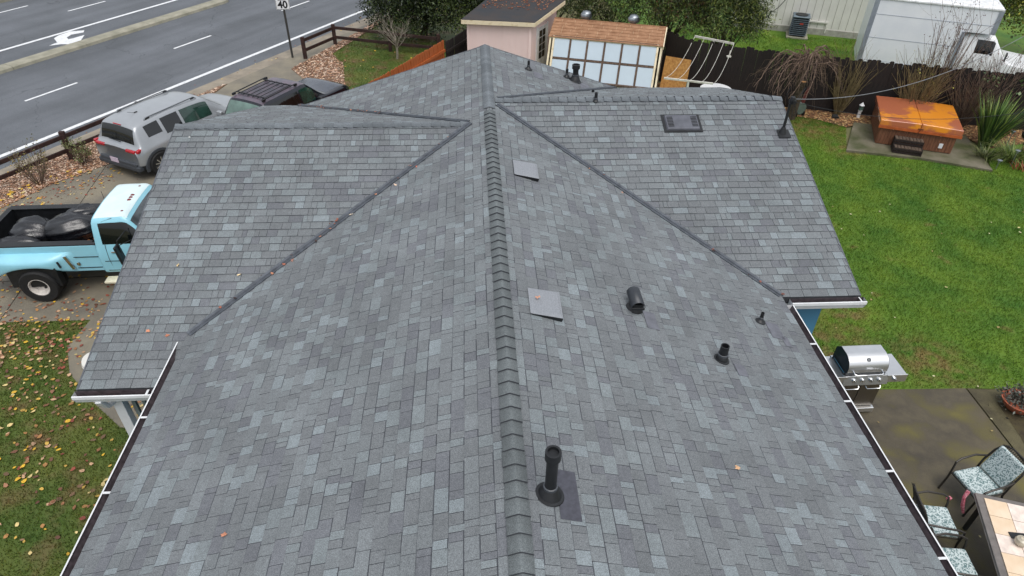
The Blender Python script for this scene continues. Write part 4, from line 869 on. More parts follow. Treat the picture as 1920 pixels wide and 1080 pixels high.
st = [(3.12,[(.80,.5),(.90,.6),(.92,.95),(.90,1.35),(.80,1.38),(.4,1.4),(0,1.4)]),
      (3.16,[(.80,.5),(.90,.6),(.92,.95),(.90,1.38),(.76,2.08),(.42,2.14),(0,2.15)]),
      (4.0,[(.80,.5),(.90,.6),(.92,.95),(.90,1.38),(.76,2.12),(.42,2.18),(0,2.19)]),
      (4.15,[(.80,.5),(.90,.6),(.92,.95),(.90,1.36),(.76,2.05),(.42,2.11),(0,2.12)]),
      (4.75,[(.80,.5),(.90,.6),(.92,.95),(.90,1.34),(.82,1.40),(.42,1.43),(0,1.44)]),
      (5.9,[(.80,.5),(.90,.6),(.92,.90),(.88,1.20),(.80,1.26),(.42,1.28),(0,1.28)]),
      (6.1,[(.76,.5),(.86,.6),(.88,.86),(.84,1.08),(.78,1.12),(.42,1.14),(0,1.14)])]
m_cabw = M('white_cab_paint', (232,234,236), .3, var=.03, coat=.4)
cabe = empty('cab', (0,WB/2-.1,0)); cabe.parent = bt
shell(cabe, st, m_cabw, [('windshield',3.12,3.9,4.17,6,m_paleglass,.004,'C'),('side_window',1.5,3.0,3.33,3.83,m_glass,.004,'LR')], None, ss=8)
MB().box((4.55,-.0-.08,1.62),(.03,.14,.3)).build('side_mirror', m_black, bt, bevel=.01); MB().box((3.9,.17,1.62),(.03,.03,.5)).build('window_pillar', m_cabw, bt)
for x in (.9,5.3):
    wheel(bt, (x,.22,.4), .40, .24, -1, .22, rimcol=bpy.data.materials['white_steel_rim'], dish=True); wheel(bt, (x,WB-.22,.4), .40, .24, 1, .22, rimcol=bpy.data.materials['white_steel_rim'], dish=True)
K=14; MB().add([(5.3+.5*math.cos(math.pi*i/K), .17, .5+.5*math.sin(math.pi*i/K)) for i in range(K+1)], [tuple(range(K+1))]).build('wheel_well', m_black, bt)  # flat dark plate stands in for the shaded hollow above the wheel
MB().box((5.05,.14,.95),(.18,.03,.05)).build('side_marker', m_black, bt)

# ================================================================= STREET FURNITURE AND FENCES
sg = empty('speed_limit_sign', (-7.4,27.2,0), 0, 'white speed limit 40 sign on a dark post at the road edge', 'road sign')
MB().box((0,0,1.2),(.07,.07,2.4)).build('post', M('dark_sign_post',(52,52,50),.6), sg, bevel=.006)
fcn = empty('sign_panel', (.0,-.05,2.15)); fcn.parent = sg; fcn.rotation_euler = (0,0,R(4))
MB().box((0,0,0),(.50,.012,.62)).build('plate', M('sign_white',(226,228,230),.4,var=.04), fcn, bevel=.003)
m_ink = M('sign_black', (16,16,18), .5)
mb = MB()
for (c,d) in (((0,-.008,.295),(.46,.003,.008)),((0,-.008,-.295),(.46,.003,.008)),((.235,-.008,0),(.008,.003,.59)),((-.235,-.008,0),(.008,.003,.59))): mb.box(c,d)
mb.build('border', m_ink, fcn)
def text(s, size, loc, parent, mat, rx=90, name='lettering', ext=.001, off=.0):
    cu = bpy.data.curves.new(name,'FONT'); cu.body = s; cu.size = size; cu.align_x = 'CENTER'; cu.align_y = 'CENTER'; cu.extrude = ext; cu.offset = off
    tmp = bpy.data.objects.new('t', cu); COL.objects.link(tmp); dg = bpy.context.evaluated_depsgraph_get(); me = bpy.data.meshes.new_from_object(tmp.evaluated_get(dg)); bpy.data.objects.remove(tmp)
    me.materials.clear(); me.materials.append(mat); o = bpy.data.objects.new(name, me); link(o, parent); o.location = loc; o.rotation_euler = (R(rx),0,0); return o
text('SPEED', .13, (0,-.009,.20), fcn, m_ink, off=.002); text('LIMIT', .13, (0,-.009,.06), fcn, m_ink, off=.002); text('40', .36, (0,-.009,-.14), fcn, m_ink, off=.010)
def rail_fence(name, pts, lab, h=.85, rails=(.32,.70), leans=None):
    t = empty(name, (pts[0][0],pts[0][1],0), 0, lab, 'fence', 'rail fences along the road'); o0 = Vector((pts[0][0],pts[0][1],0))
    for i,q in enumerate(pts):
        q = Vector((*q,0))-o0; MB().beam(q+Vector((0,0,-.05)), q+Vector((0,0,h+random.uniform(-.02,.03))), .14,.12).build('post', m_railwood, t, bevel=.012)
    for a,b in zip(pts[:-1],pts[1:]):
        for zz in rails: MB().beam(Vector((*a,zz))-o0, Vector((*b,zz+random.uniform(-.03,.03)))-o0,.05,.12).build('rail', m_railwood, t, bevel=.008)
rail_fence('rail_fence', [(-14.6,14.3),(-13.3,16.4),(-12.02,18.56),(-10.75,20.75)], 'dark brown two-rail fence beside the silver SUV along the road')
rail_fence('rail_fence', [(-6.87,27.07),(-5.95,28.74),(-3.6,27.9),(-1.6,27.3)], 'dark brown two-rail fence past the speed limit sign, turning toward the hedge')
def board_fence(lab, pts, h, mat, bw=.14, rail=True, gap=.008, cat='fence', flip=1, jit=.015):
    t = empty('board_fence', (pts[0][0],pts[0][1],0), 0, lab, cat); o0 = Vector((pts[0][0],pts[0][1],0)); meshes = []
    for k in range(5):
        mb = MB(); hh = h+random.uniform(-jit,jit); c_ = .03
        mb.add([(-bw/2,-.01,0),(bw/2,-.01,0),(bw/2,-.01,hh-c_),(bw/2-c_,-.01,hh),(-bw/2+c_,-.01,hh),(-bw/2,-.01,hh-c_)]+[(-bw/2,.01,0),(bw/2,.01,0),(bw/2,.01,hh-c_),(bw/2-c_,.01,hh),(-bw/2+c_,.01,hh),(-bw/2,.01,hh-c_)],
               [(0,1,2,3,4,5),(11,10,9,8,7,6)]+[(i,6+i,6+(i+1)%6,(i+1)%6) for i in range(6)])
        meshes.append(mb.mesh('board', mat))
    for a,b in zip(pts[:-1],pts[1:]):
        a,b = Vector((*a,0)), Vector((*b,0)); d = (b-a); L_ = d.length; d.normalize(); n_ = int(L_/(bw+gap)); ang = math.atan2(d.y,d.x)
        for i in range(n_):
            o = bpy.data.objects.new('board', random.choice(meshes)); link(o, t); o.location = a+d*(i+.5)*(L_/n_)-o0; o.rotation_euler = (random.uniform(-.01,.01),random.uniform(-.006,.006),ang)
        nx = Vector((d.y,-d.x,0))*flip*.035
        if rail:
            for zz in (.35,h-.35): MB().beam(a+nx+Vector((0,0,zz))-o0, b+nx+Vector((0,0,zz))-o0,.04,.09).build('rail', mat, t)
    return t
m_dfence = M('black_brown_fence_board', (36,27,25), .85, scale=3, rgb2=(22,18,18), stretch=(9,9,.8), bump=.3)
board_fence('dark weathered board fence along the back of the yard behind the hot tub', [(19.5,19.35),(10.5,21.87),(7.3,23.45),(6.75,24.4),(3.4,25.9),(1.2,26.3)], 1.85, m_dfence, rail=False, jit=.04, gap=-.004)
board_fence('short dark board fence running from the orange fence to the pink shed', [(-1.2,23.75),(-.35,25.4),(.3,26.5)], 1.7, m_dfence)
board_fence('orange stained board fence between the side lawn and the pink shed', [(-4.6,17.6),(-3.17,20.04),(-1.25,23.63)], 1.8, m_owood, bw=.135)

# ================================================================= OUTBUILDINGS
m_pink = M('pale_pink_siding', (234,210,206), .7, var=.04, scale=2, stretch=(1,1,.2))
m_cream = M('peeling_cream_trim', (228,214,184), .7, scale=7, rgb2=(184,162,112), lo=.5, hi=.8)
sh = empty('garden_shed', (0,0,0), 0, 'pale pink shed with flat dark leaf-strewn roof and white glazed door', 'shed')
FL,FR,BR,BL = (-.62,23.59,2.5),(1.84,23.22,2.5),(3.10,25.35,2.66),(.45,25.95,2.66)
MB().slab([FL,FR,BR,BL],.03).build('roof', M('shed_tar_roof',(50,53,58),.8,scale=1.5,rgb2=(64,58,56),detail=8), sh)
dn = lambda q,h=.02: Vector(q)-Vector((0,0,h))
for a,b in ((FL,FR),(FR,BR),(BR,BL),(BL,FL)): MB().beam(dn(a,.085),dn(b,.085),.035,.13).build('fascia', m_cream, sh)
def ins(q,dx,dy): return (q[0]+dx,q[1]+dy)
wl = [ins(FL,.22,.14),ins(FR,-.14,.16),ins(BR,-.30,-.12),ins(BL,.1,-.2)]
MB().prism(wl, 0, 2.38).build('wall', m_pink, sh)
a,b = Vector((*wl[0],0)),Vector((*wl[1],0))
for i in range(1,9):
    q = a+(b-a)*(i/9)+Vector((0,-.004,0)); MB().beam(q, q+Vector((0,0,2.35)),.012,.008).build('batten', m_pink, sh)
for q in (a,b): MB().beam(q+Vector((0,-.012,0)),q+Vector((0,-.012,2.37)),.09,.03).build('corner_trim', m_pink, sh)
c = Vector((*wl[2],0)); d = (c-b).normalized(); nx = Vector((d.y,-d.x,0)); 
def door_pt(s,z): return b+d*s+nx*.02+Vector((0,0,z))
dr = MB().beam(door_pt(.95,.05),door_pt(.95,2.1),.8,.03,up=nx).build('door', M('pale_door',(206,208,206),.5), sh)
dp = []
for i in range(2):
    for j in range(4): MB().beam(door_pt(.80+i*.26,1.02+j*.25)+nx*.018,door_pt(.80+i*.26,1.24+j*.25)+nx*.018,.22,.006,up=nx).build('pane', m_glass, dr)
for s in (.53,1.37): MB().beam(door_pt(s,.05),door_pt(s,2.15),.06,.04,up=nx).build('door_trim', m_white, sh)
Ps = np.array([[*(Vector(FL)+(Vector(FR)-Vector(FL))*u_+(Vector(BL)-Vector(FL))*v_)] for u_,v_ in zip(rng.uniform(.02,.98,260), 1-rng.uniform(0,1,260)**2*.55)]); tag(litter('leaf_litter', Ps[:,:2], .07, [(150,84,50),(120,66,44),(190,130,90)], Ps[:,2]+.012, .4), 'brown leaves strewn on the pink shed roof', 'leaves', kind='stuff')
# greenhouse shed
gh = empty('greenhouse_shed', (2.40,23.30,0), -16.8, 'cream lean-to greenhouse with brown shingled top and large slanting glass panes', 'greenhouse')
GW = 3.75
def brown(): 
    return M('brown_shingle', (164,124,94), .85, scale=5, rgb2=(136,98,70), bump=.3, bscale=120)
m_brs = brown()
RZ, RY, TZ, TY, BZ, BY = 2.34, .95, 2.03, .03, .78, -.62
courses = 6; rn = random.Random(5)
for k in range(courses):
    y0 = TY-.06+(RY-TY+.06)*k/courses; y1 = TY-.06+(RY-TY+.06)*(k+1)/courses; x = -.06
    zf = lambda y: TZ-.02+(RZ-TZ+.02)*(y-TY+.06)/(RY-TY+.06)
    while x < GW+.06:
        w = rn.choice((.3,.38,.45,.55)); x1 = min(x+w,GW+.06)
        MB().add([(x+.003,y0,zf(y0)+.02),(x1-.003,y0,zf(y0)+.02),(x1-.003,y1+.01,zf(y1)+.008),(x+.003,y1+.01,zf(y1)+.008),(x+.003,y0,zf(y0)),(x1-.003,y0,zf(y0))],[(0,1,2,3),(4,5,1,0)]).build('shingle', m_brs, gh) if x1-x > .03 else None
        x = x1
MB().slab([(-.06,TY-.05,TZ-.02),(GW+.06,TY-.05,TZ-.02),(GW+.06,RY,RZ),(-.06,RY,RZ)],.04).build('roof_deck', m_cream, gh)
MB().slab([(GW+.06,RY,RZ+.01),(GW+.06,RY+1.3,TZ-.1),(-.06,RY+1.3,TZ-.1),(-.06,RY,RZ+.01)][::-1],.04).build('back_roof', m_brs, gh)
m_wood_old = M('weathered_glazing_bar', (104,84,70), .8, scale=9, rgb2=(70,54,44), stretch=(3,1,1))
m_pane = M('sky_reflecting_pane', (182,197,208), .2, 0, var=.05, scale=.8, spec=.9)
def gp(x,t): return Vector((x, TY+(BY-TY)*t, TZ+(BZ-TZ)*t))
gn = Vector((0, BZ-TZ, -(BY-TY))).normalized()
if gn.y > 0: gn = -gn
nb = 6
for i in range(nb):
    for (t0,t1) in ((.02,.47),(.53,.97)):
        x0 = .12+(GW-.24)*i/nb+.035; x1 = .12+(GW-.24)*(i+1)/nb-.035
        MB().slab([gp(x0,t1),gp(x1,t1),gp(x1,t0),gp(x0,t0)],.006).build('pane', m_pane, gh)
for i in range(nb+1):
    x = .12+(GW-.24)*i/nb; MB().beam(gp(x,-.01)+gn*.005,gp(x,1.0)+gn*.005,.065,.03,up=gn).build('glazing_bar', m_wood_old if 0<i<nb else m_cream, gh)
for t_ in (0,.5,1.0): MB().beam(gp(.05,t_)+gn*.002,gp(GW-.05,t_)+gn*.002,.06,.026,up=gn).build('glazing_rail', m_wood_old, gh)
prof = [(BY,0),(BY,BZ),(TY,TZ),(RY,RZ-.03),(RY+1.25,TZ-.16),(RY+1.25,0)]
for x in (0,GW): MB().add([(x-.03,y,z) for y,z in prof]+[(x+.03,y,z) for y,z in prof],[(0,1,2,3,4,5),(11,10,9,8,7,6)]+[(i,(i+1)%6,6+(i+1)%6,6+i) for i in range(6)]).build('end_wall', M('cream_wall',(232,220,192),.7,scale=3,rgb2=(206,192,160)) if 'cream_wall' not in bpy.data.materials else bpy.data.materials['cream_wall'], gh)
MB().beam((GW+.06,TY-.1,TZ-.05),(GW+.06,RY,RZ-.02),.03,.11).beam((GW+.06,RY,RZ-.02),(GW+.06,RY+1.3,TZ-.14),.03,.11).build('barge_board', m_cream, gh)
MB().box((GW/2,BY,.36),(GW,.04,.75)).build('knee_wall', m_cream, gh); MB().box((GW/2,BY-.05,.80),(GW,.12,.05)).build('sill', m_wood_old, gh)
for i in range(5): MB().beam((GW+.035,BY+.2+i*.36,.02),(GW+.035,BY+.2+i*.36,1.6),.012,.02).build('wall_seam', m_wood_old, gh)
for x in (1.0,2.65):
    t = empty('turbine_vent', (x,RY+.35,RZ-.10)); t.parent = gh
    MB().lathe([(.10,-.05),(.10,.08),(.16,.10)], n=16).lathe([(.17,.28),(.13,.335),(.05,.36),(0,.362)], n=20).build('base', m_galv, t, smooth=True)
    mb = MB()
    for k in range(22):
        a = 2*math.pi*k/22; b_ = a+.25; pr = [(.15,.09),(.19,.14),(.20,.19),(.19,.24),(.16,.29)]
        for (r0,z0),(r1,z1) in zip(pr[:-1],pr[1:]): mb.add([(r0*math.cos(a),r0*math.sin(a),z0),(r0*.9*math.cos(b_),r0*.9*math.sin(b_),z0),(r1*.9*math.cos(b_),r1*.9*math.sin(b_),z1),(r1*math.cos(a),r1*math.sin(a),z1)],[(0,1,2,3)])
    mb.build('fin', m_galv, t)
# neighbour house wall
m_nh = M('neighbour_white_siding', (224,222,216), .7, var=.04, scale=2)
nh = empty('neighbour_house', (12.3,31.05,0), -21, 'white neighbour house with vertical siding beyond the back fence', 'house')
MB().box((2.6,2.0,1.7),(6.6,4.0,3.0)).build('wall', m_nh, nh)
for i in range(22): MB().box((-.65+i*.3,-.004,1.75),(.02,.014,2.9)).build('siding_joint', M('siding_groove',(176,174,166),.8) if 'siding_groove' not in bpy.data.materials else bpy.data.materials['siding_groove'], nh)
MB().box((2.6,-.01,.12),(6.6,.05,.26)).build('foundation', M('foundation_grey',(164,162,154),.8), nh)
MB().box((2.6,2.0,3.25),(7.4,5.0,.16)).build('roof', m_deck, nh)
MB().box((2.9,-.05,.55),(.9,.05,.06)).box((2.47,-.05,.33),(.04,.05,.45)).box((3.33,-.05,.33),(.04,.05,.45)).build('crawl_hatch', m_nh, nh)
MB().box((1.55,-.06,2.0),(.18,.1,.26)).build('meter_box', m_white, nh, bevel=.01)
MB().tube([(1.5,-.07,1.85),(1.4,-.09,1.4),(1.15,-.1,1.0),(.85,-.12,.72),(.62,-.2,.66)],.014,6).build('conduit', m_black, nh)
MB().tube([(.86,-.1,.8),(.84,-.14,.66),(.7,-.25,.56),(.45,-.4,.55)],.035,7).build('insulated_line', m_black, nh)
ac = empty('air_conditioner', (14.12,29.75,0), -21, 'grey blue round-topped air conditioning unit on the neighbour lawn', 'air conditioner')
m_ac = M('ac_blue_grey', (98,112,122), .5, var=.12)
MB().box((0,0,.03),(.9,.9,.06)).build('pad', m_kerb, ac); MB().box((0,0,.46),(.66,.66,.80)).build('coil', M('ac_coil',(44,52,60),.7), ac, bevel=.12, seg=4)
for k in range(9): MB().box((0,0,.14+k*.08),(.70,.70,.012)).build('grille_bar', m_ac, ac, bevel=.005)
MB().box((0,0,.88),(.72,.72,.06)).build('top', m_ac, ac, bevel=.03); MB().lathe([(.27,.915),(.27,.93),(.20,.94),(0,.93)], n=20).build('fan_guard', m_black, ac)
MB().box((.05,-.352,.62),(.14,.008,.06)).build('label', M('red_label',(180,70,60),.5), ac)

# ================================================================= BACK YARD
tub = empty('hot_tub', (12.35,18.93,.05), -22.5, 'wood-sided hot tub under a folded orange vinyl cover', 'hot tub')
TW, TD = 2.12, 1.95
m_tubw = M('tub_red_brown_wood', (132,88,62), .65, scale=4, rgb2=(96,60,42), stretch=(9,9,1), bump=.3)
MB().box((TW/2,TD/2,.34),(TW,TD,.66)).build('cabinet', m_tubw, tub)
for i in range(24): MB().box((.045+i*(TW-.0)/24,-.012,.34),(TW/24-.008,.022,.64)).build('slat', m_tubw, tub)
for i in range(20): MB().box((-.012,.05+i*TD/20,.34),(.022,TD/20-.008,.64)).build('slat', m_tubw, tub)
m_cov = M('orange_vinyl_cover', (224,142,44), .16, scale=.8, rgb2=(172,100,70), coat=.6, spec=.7, lo=.46, hi=.54)  # brownish patches paint the wet reflections into the vinyl colour
mb = MB()
for s,(xa,xb) in enumerate(((-.09,TW/2-.004),(TW/2+.004,TW+.09))):
    za,zb = (.77,.80) if s == 0 else (.80,.77)
    MB().add([(xa,-.09,.64),(xb,-.09,.64),(xb,TD+.07,.64),(xa,TD+.07,.64),(xa,-.07,za+.03),(xb,-.07,zb+.03),(xb,TD+.05,zb+.03),(xa,TD+.05,za+.03)],[(0,3,2,1),(4,5,6,7),(0,1,5,4),(1,2,6,5),(2,3,7,6),(3,0,4,7)]).build('cover', m_cov, tub, bevel=.022, seg=3)
MB().box((TW/2,-.10,.60),(TW+.2,.012,.10)).build('cover_skirt', M('cover_skirt_orange',(176,90,50),.35), tub, bevel=.004)
MB().box((TW/2,-.11,.68),(.14,.02,.03)).beam((TW/2,-.11,.68),(TW/2-.05,-.115,.55),.03,.01).build('strap', M('brown_strap',(104,56,34),.6), tub)
MB().box((1.78,-.03,.22),(.11,.02,.15)).build('vent_plate', m_white, tub, bevel=.006)
for x in (.35,1.68): MB().box((x,-.03,.53),(.025,.012,.025)).build('clip', m_white, tub)
stp = empty('tub_steps', (12.9,18.25,.05), -22.5, 'small dark slatted wooden steps against the front of the hot tub', 'steps')
m_stp = M('dark_step_wood', (66,52,42), .75, scale=4, rgb2=(96,82,70), stretch=(8,1,1))
for (yy,zz) in ((0,.17),(.22,.36)):
    for i in range(8): MB().box((-.28+i*.10,yy+.0,zz),(.085,.24,.03)).build('slat', m_stp, stp)
    MB().box((.07,yy-.12,zz-.04),(.82,.025,.07)).box((.07,yy-.12,zz-.13),(.82,.02,.06)).build('riser', m_dwood, stp)
for x in (-.32,.46): MB().box((x,.1,.1),(.03,.44,.2)).box((x,.22,.25),(.03,.22,.2)).build('stringer', m_dwood, stp)
# clothesline frame
cl = empty('clothesline', (8.2,23.0,0), 0, 'white pipe clothesline frame with sagging lines near the dark fence', 'clothesline')
m_pipe = M('white_pipe', (206,204,196), .5, scale=8, rgb2=(150,140,124), lo=.5, hi=.8)
A0,A1 = Vector((7.52,23.65,1.9)),Vector((8.65,22.83,1.9)); Bm0,Bm1 = Vector((5.86,20.95,1.42)),Vector((7.35,20.55,1.38)); o0 = cl.location
MB().beam(A0-o0,A1-o0,.06,.06).build('crossbar', m_pipe, cl); MB().tube([(A0+A1)*.5-o0,Vector((8.0,23.3,0))-o0],.035,8).build('post', m_pipe, cl, smooth=True)
MB().beam(Bm0-o0,Bm1-o0,.06,.05).build('crossbar', m_pipe, cl); mid = (Bm0+Bm1)*.5; MB().tube([mid-o0,Vector((mid.x+.05,mid.y+.05,0))-o0],.04,8).build('post', m_pipe, cl, smooth=True)
for k in range(5):
    a = A0+(A1-A0)*(k/4); b = Bm0+(Bm1-Bm0)*(k/4); pts = [a+(b-a)*t_-Vector((0,0,.32*4*t_*(1-t_)))-o0 for t_ in np.linspace(0,1,12)]; MB().tube(pts,.008,5).build('line', m_pipe, cl)
MB().box(A0+(A1-A0)*.93-o0-Vector((.1,.3,.35)),(.14,.10,.05)).tube([A0+(A1-A0)*.93-o0-Vector((.1,.3,.35)),A0+(A1-A0)*.93-o0-Vector((.08,.3,.15))],.02,6).build('line_tensioner', m_pipe, cl, bevel=.01)
tb = empty('garden_table', (7.98,21.85,0), 0, 'round white garden table near the clothesline', 'table')
MB().lathe([(0,.66),(.50,.66),(.53,.68),(.53,.705),(.50,.71),(0,.705)], n=32).build('tabletop', m_white, tb, smooth=True)
for a in (45,135,225,315): MB().beam((.33*math.cos(R(a)),.33*math.sin(R(a)),.66),(.42*math.cos(R(a)),.42*math.sin(R(a)),0),.05,.05).build('leg', m_white, tb)
ch = empty('garden_chair', (7.85,21.35,0), 5, 'small dark grey plastic chair pushed against the round white table', 'chair')
m_gch = M('grey_plastic', (74,78,84), .5)
MB().box((0,0,.42),(.40,.40,.03)).build('seat', m_gch, ch, bevel=.01)
for i in range(4): MB().box((-.12+i*.08,-.2,.62),(.05,.02,.30),tilt=(10,0)).build('back_slat', m_gch, ch)
MB().box((0,-.235,.79),(.40,.03,.06)).build('backrest', m_gch, ch, bevel=.01)
for x in (-.18,.18):
    for y in (-.18,.18): MB().box((x,y,.2),(.03,.03,.42)).build('leg', m_gch, ch)
ply = MB().box((0,0,.6),(.92,.02,1.2),tilt=(-12,0)).build('plywood_sheet', M('osb_board',(196,150,88),.8,scale=14,rgb2=(160,112,58),detail=6)); ply.location = (6.95,23.35,.02); ply.rotation_euler = (0,0,R(-30)); tag(ply, 'tan plywood sheet leaning on the dark fence by the greenhouse', 'board')
rp = MB(); 
for a,b in (((8.6,22.0,.1),(10.3,21.5,.16)),((8.8,22.2,.08),(9.9,21.7,.2)),((9.4,21.6,.1),(10.0,22.2,.24))): rp.beam(a,b,.06,.04)
tag(rp.build('scrap_timber', m_pipe), 'pale timber offcuts lying on the mulch past the white table', 'timber')
lb = MB().beam((11.0,21.6,0),(11.28,21.85,1.7),.1,.05).build('leaning_board', M('red_brown_board',(92,40,36),.8)); tag(lb, 'dark red board leaning on the fence between two bare shrubs', 'board')
hr = empty('hose_reel', (10.75,21.3,0), 15, 'grey green hose reel standing in the mulch by the trunk', 'hose reel')
MB().lathe([(.2,-.16),(.2,-.14),(.12,-.13),(.12,.13),(.2,.14),(.2,.16),(0,.16)], n=20, c=(0,0,.26), mat=Matrix.Rotation(R(90),3,'X')).build('drum', M('reel_green',(92,108,98),.5), hr)
mb = MB()
for k in range(5): mb.tube([(.15*math.cos(2*math.pi*i/16),-.1+k*.05,.26+.15*math.sin(2*math.pi*i/16)) for i in range(17)],.022,6)
mb.build('hose', M('hose_grey',(120,132,128),.5), hr); MB().box((.15,0,.08),(.04,.4,.16)).box((-.15,0,.08),(.04,.4,.16)).build('stand', m_black, hr)
rk = bmesh.new(); bmesh.ops.create_icosphere(rk, subdivisions=2, radius=.12)
for v in rk.verts: v.co *= random.uniform(.75,1.2); v.co.z *= .6
me = bpy.data.meshes.new('garden_stone'); rk.to_mesh(me); rk.free(); me.materials.append(M('black_stone',(30,30,30),.8)); o = link(bpy.data.objects.new('garden_stone', me)); o.location = (11.95,20.95,.06); tag(o,'black stone lying in the mulch left of the hot tub','stone')
ln = empty('garden_lantern', (13.25,22.0-.35-.55,0), 0, 'small white garden lantern standing before the fence left of the hot tub', 'lantern')
ln.location = (12.75,20.95,0)
MB().lathe([(.06,0),(.05,.25),(.07,.26),(.07,.28)], n=10).build('pedestal', m_white, ln); MB().box((0,0,.37),(.10,.10,.16)).build('glass_box', m_paleglass, ln); MB().lathe([(.09,.45),(.03,.52),(0,.56)], n=8).build('cap', m_white, ln)
# service cable
CA, CB = Vector((5.45,11.33,4.62)), Vector((11.14,13.63,5.0)); CSAG = .38
mb = MB().tube([CA+(CB-CA)*t_-Vector((0,0,CSAG*4*t_*(1-t_))) for t_ in np.linspace(0,1.7,40)],.007,6); tag(mb.build('service_cable', M('grey_cable',(112,114,118),.5)), 'thick grey service cable running from the roof mast over the hot tub', 'cable', 'overhead cables over the back yard')
mb = MB().tube([CA-Vector((0,0,.05))+(CB+Vector((1.5,-1.6,-.4))-CA)*t_-Vector((0,0,CSAG*1.3*4*t_*(1-t_))) for t_ in np.linspace(0,1.7,40)],.005,5); tag(mb.build('service_cable', m_black), 'thin dark overhead wire just below the thick grey cable', 'cable', 'overhead cables over the back yard')

# ---- barbecue
bb_ = empty('gas_grill', (6.50,8.30,0), 1, 'stainless steel gas grill with closed lid on the patio edge', 'grill')
m_sdark = M('grill_dark_side', (52,54,56), .4, .5)
MB().box((-.06,0,.42),(.72,.48,.62)).build('cabinet', m_steel, bb_, bevel=.008)
for s in (-1,1):
    dx = -.06+s*.18; d_ = MB().box((dx,-.255,.44),(.345,.02,.56)).build('cabinet_door', M('brushed_door_steel',(132,126,118),.34,1,var=.08,stretch=(30,1,1)) if 'brushed_door_steel' not in bpy.data.materials else bpy.data.materials['brushed_door_steel'], bb_, bevel=.004)
    MB().tube([(dx-.12,-.265,.69),(dx-.12,-.31,.66),(dx-.10,-.33,.64),(dx+.10,-.33,.64),(dx+.12,-.31,.66),(dx+.12,-.265,.69)],.009,7).build('handle', m_chrome, d_, smooth=True)
MB().box((-.06,-.04,.10),(.74,.56,.10)).build('base', m_steel, bb_, bevel=.01)
for x in (-.38,.26):
    for y in (-.2,.2): MB().lathe([(.04,-.015),(.04,.015)], n=12, c=(x,y,.04), mat=Matrix.Rotation(R(90),3,'X')).build('caster', m_black, bb_)
MB().box((-.04,-.245,.79),(.74,.10,.18),tilt=(-14,0)).build('control_panel', m_steel, bb_, bevel=.006)
MB().box((-.53,-.03,.855),(.36,.50,.03)).box((-.53,-.275,.81),(.36,.02,.16)).build('side_shelf', m_steel, bb_, bevel=.004)
MB().box((.47,-.03,.855),(.34,.50,.03)).box((.47,-.275,.81),(.34,.02,.16)).build('side_shelf', m_steel, bb_, bevel=.004)
for x in (-.24,-.10,.04,.18,.43):
    k = MB().lathe([(.036,-.01),(.034,.03),(.014,.035),(0,.036)], n=14, c=(x,-.288,.81), mat=Matrix.Rotation(R(90),3,'X')).build('knob', m_chrome, bb_, smooth=True); MB().box((x,-.33,.81),(.010,.012,.05)).build('grip', m_steel, k)
MB().box((-.04,.0,.90),(.66,.46,.08)).build('firebox', m_sdark, bb_, bevel=.01)
K = 12; prof = [(-.235,.93),(-.232,1.02)]+[(-.02-.205*math.cos(math.pi*.5*i/K+.15), 1.02+.17*math.sin(math.pi*.5*i/K+.15)) for i in range(1,K+1)]+[(.12,1.19),(.22,1.10),(.23,.93)]
nP = len(prof); mb = MB(); mb.add([(-.36,y,z) for y,z in prof]+[(.29,y,z) for y,z in prof],[(i,i+1,nP+i+1,nP+i) for i in range(nP-1)]); mb.f = [f[::-1] for f in mb.f]; lid = mb.build('lid', m_steel, bb_, smooth=True)
for x in (-.363,.293): MB().add([(x,y,z) for y,z in prof],[tuple(range(nP))]).build('lid_end', m_sdark, bb_)
MB().tube([(-.27,-.235,.97),(-.27,-.30,.955),(-.24,-.32,.95),(.17,-.32,.95),(.20,-.30,.955),(.20,-.235,.97)],.010,8).build('handle', m_chrome, lid, smooth=True)
MB().lathe([(.035,0),(.032,.008),(0,.01)], n=16, c=(-.035,-.165,1.145), mat=Matrix.Rotation(R(50),3,'X')).build('thermometer', M('dial_grey',(120,122,124),.3,.6), lid, smooth=True)
MB().box((-.02,-.238,1.02),(.09,.004,.022)).build('badge', m_white, lid)
MB().tube([(-.38,.16,.90),(-.38,-.20,.90)],.010,6).box((-.41,.17,.90),(.05,.04,.04)).build('rotisserie_rod', m_chrome, bb_)
MB().tube([(.30,-.1,.72),(.36,-.14,.64),(.46,-.1,.68)],.008,6).build('gas_hose', m_black, bb_)
bb_.scale = (1.1,1.1,1.06)
# ---- patio table, chairs
tabz = .75
pt = empty('patio_table', (6.6,4.42,0), 0, 'large tiled patio table with beige square tiles and grey rim', 'table')
m_tile = M('beige_tile', (222,196,164), .35, scale=3, rgb2=(234,212,186), coat=.2)
ax = Vector((.92,-.32,0)).normalized(); ay = Vector((-.32,-.92,0)).normalized(); c0 = Vector((7.10,5.73,0))-pt.location  # near-left corner as seen, sides along ax and ay
TWd, TLn, tsz = 1.42, 2.3, .305
MB().add([(c0+ax*a+ay*b+Vector((0,0,z_))) for z_ in (tabz-.05,tabz-.012) for a,b in ((0,0),(TWd,0),(TWd,TLn),(0,TLn))],[(0,1,2,3),(4,5,6,7),(0,1,5,4),(1,2,6,5),(2,3,7,6),(3,0,4,7)]).build('tabletop', M('grey_table_rim',(122,116,112),.4,.3), pt, bevel=.01)
tm = []
for k in range(4):
    mb = MB(); mb.tone = (1,1,1); e = tsz/2-.004; mb.add([tuple(ax*a+ay*b+Vector((0,0,z_))) for z_ in (0,.014) for a,b in ((-e,-e),(e,-e),(e,e),(-e,e))],[(3,2,1,0),(4,5,6,7),(0,1,5,4),(1,2,6,5),(2,3,7,6),(3,0,4,7)]); tm.append(mb.mesh('tile', m_tile if k else M('pale_tile',(232,216,204),.35)))
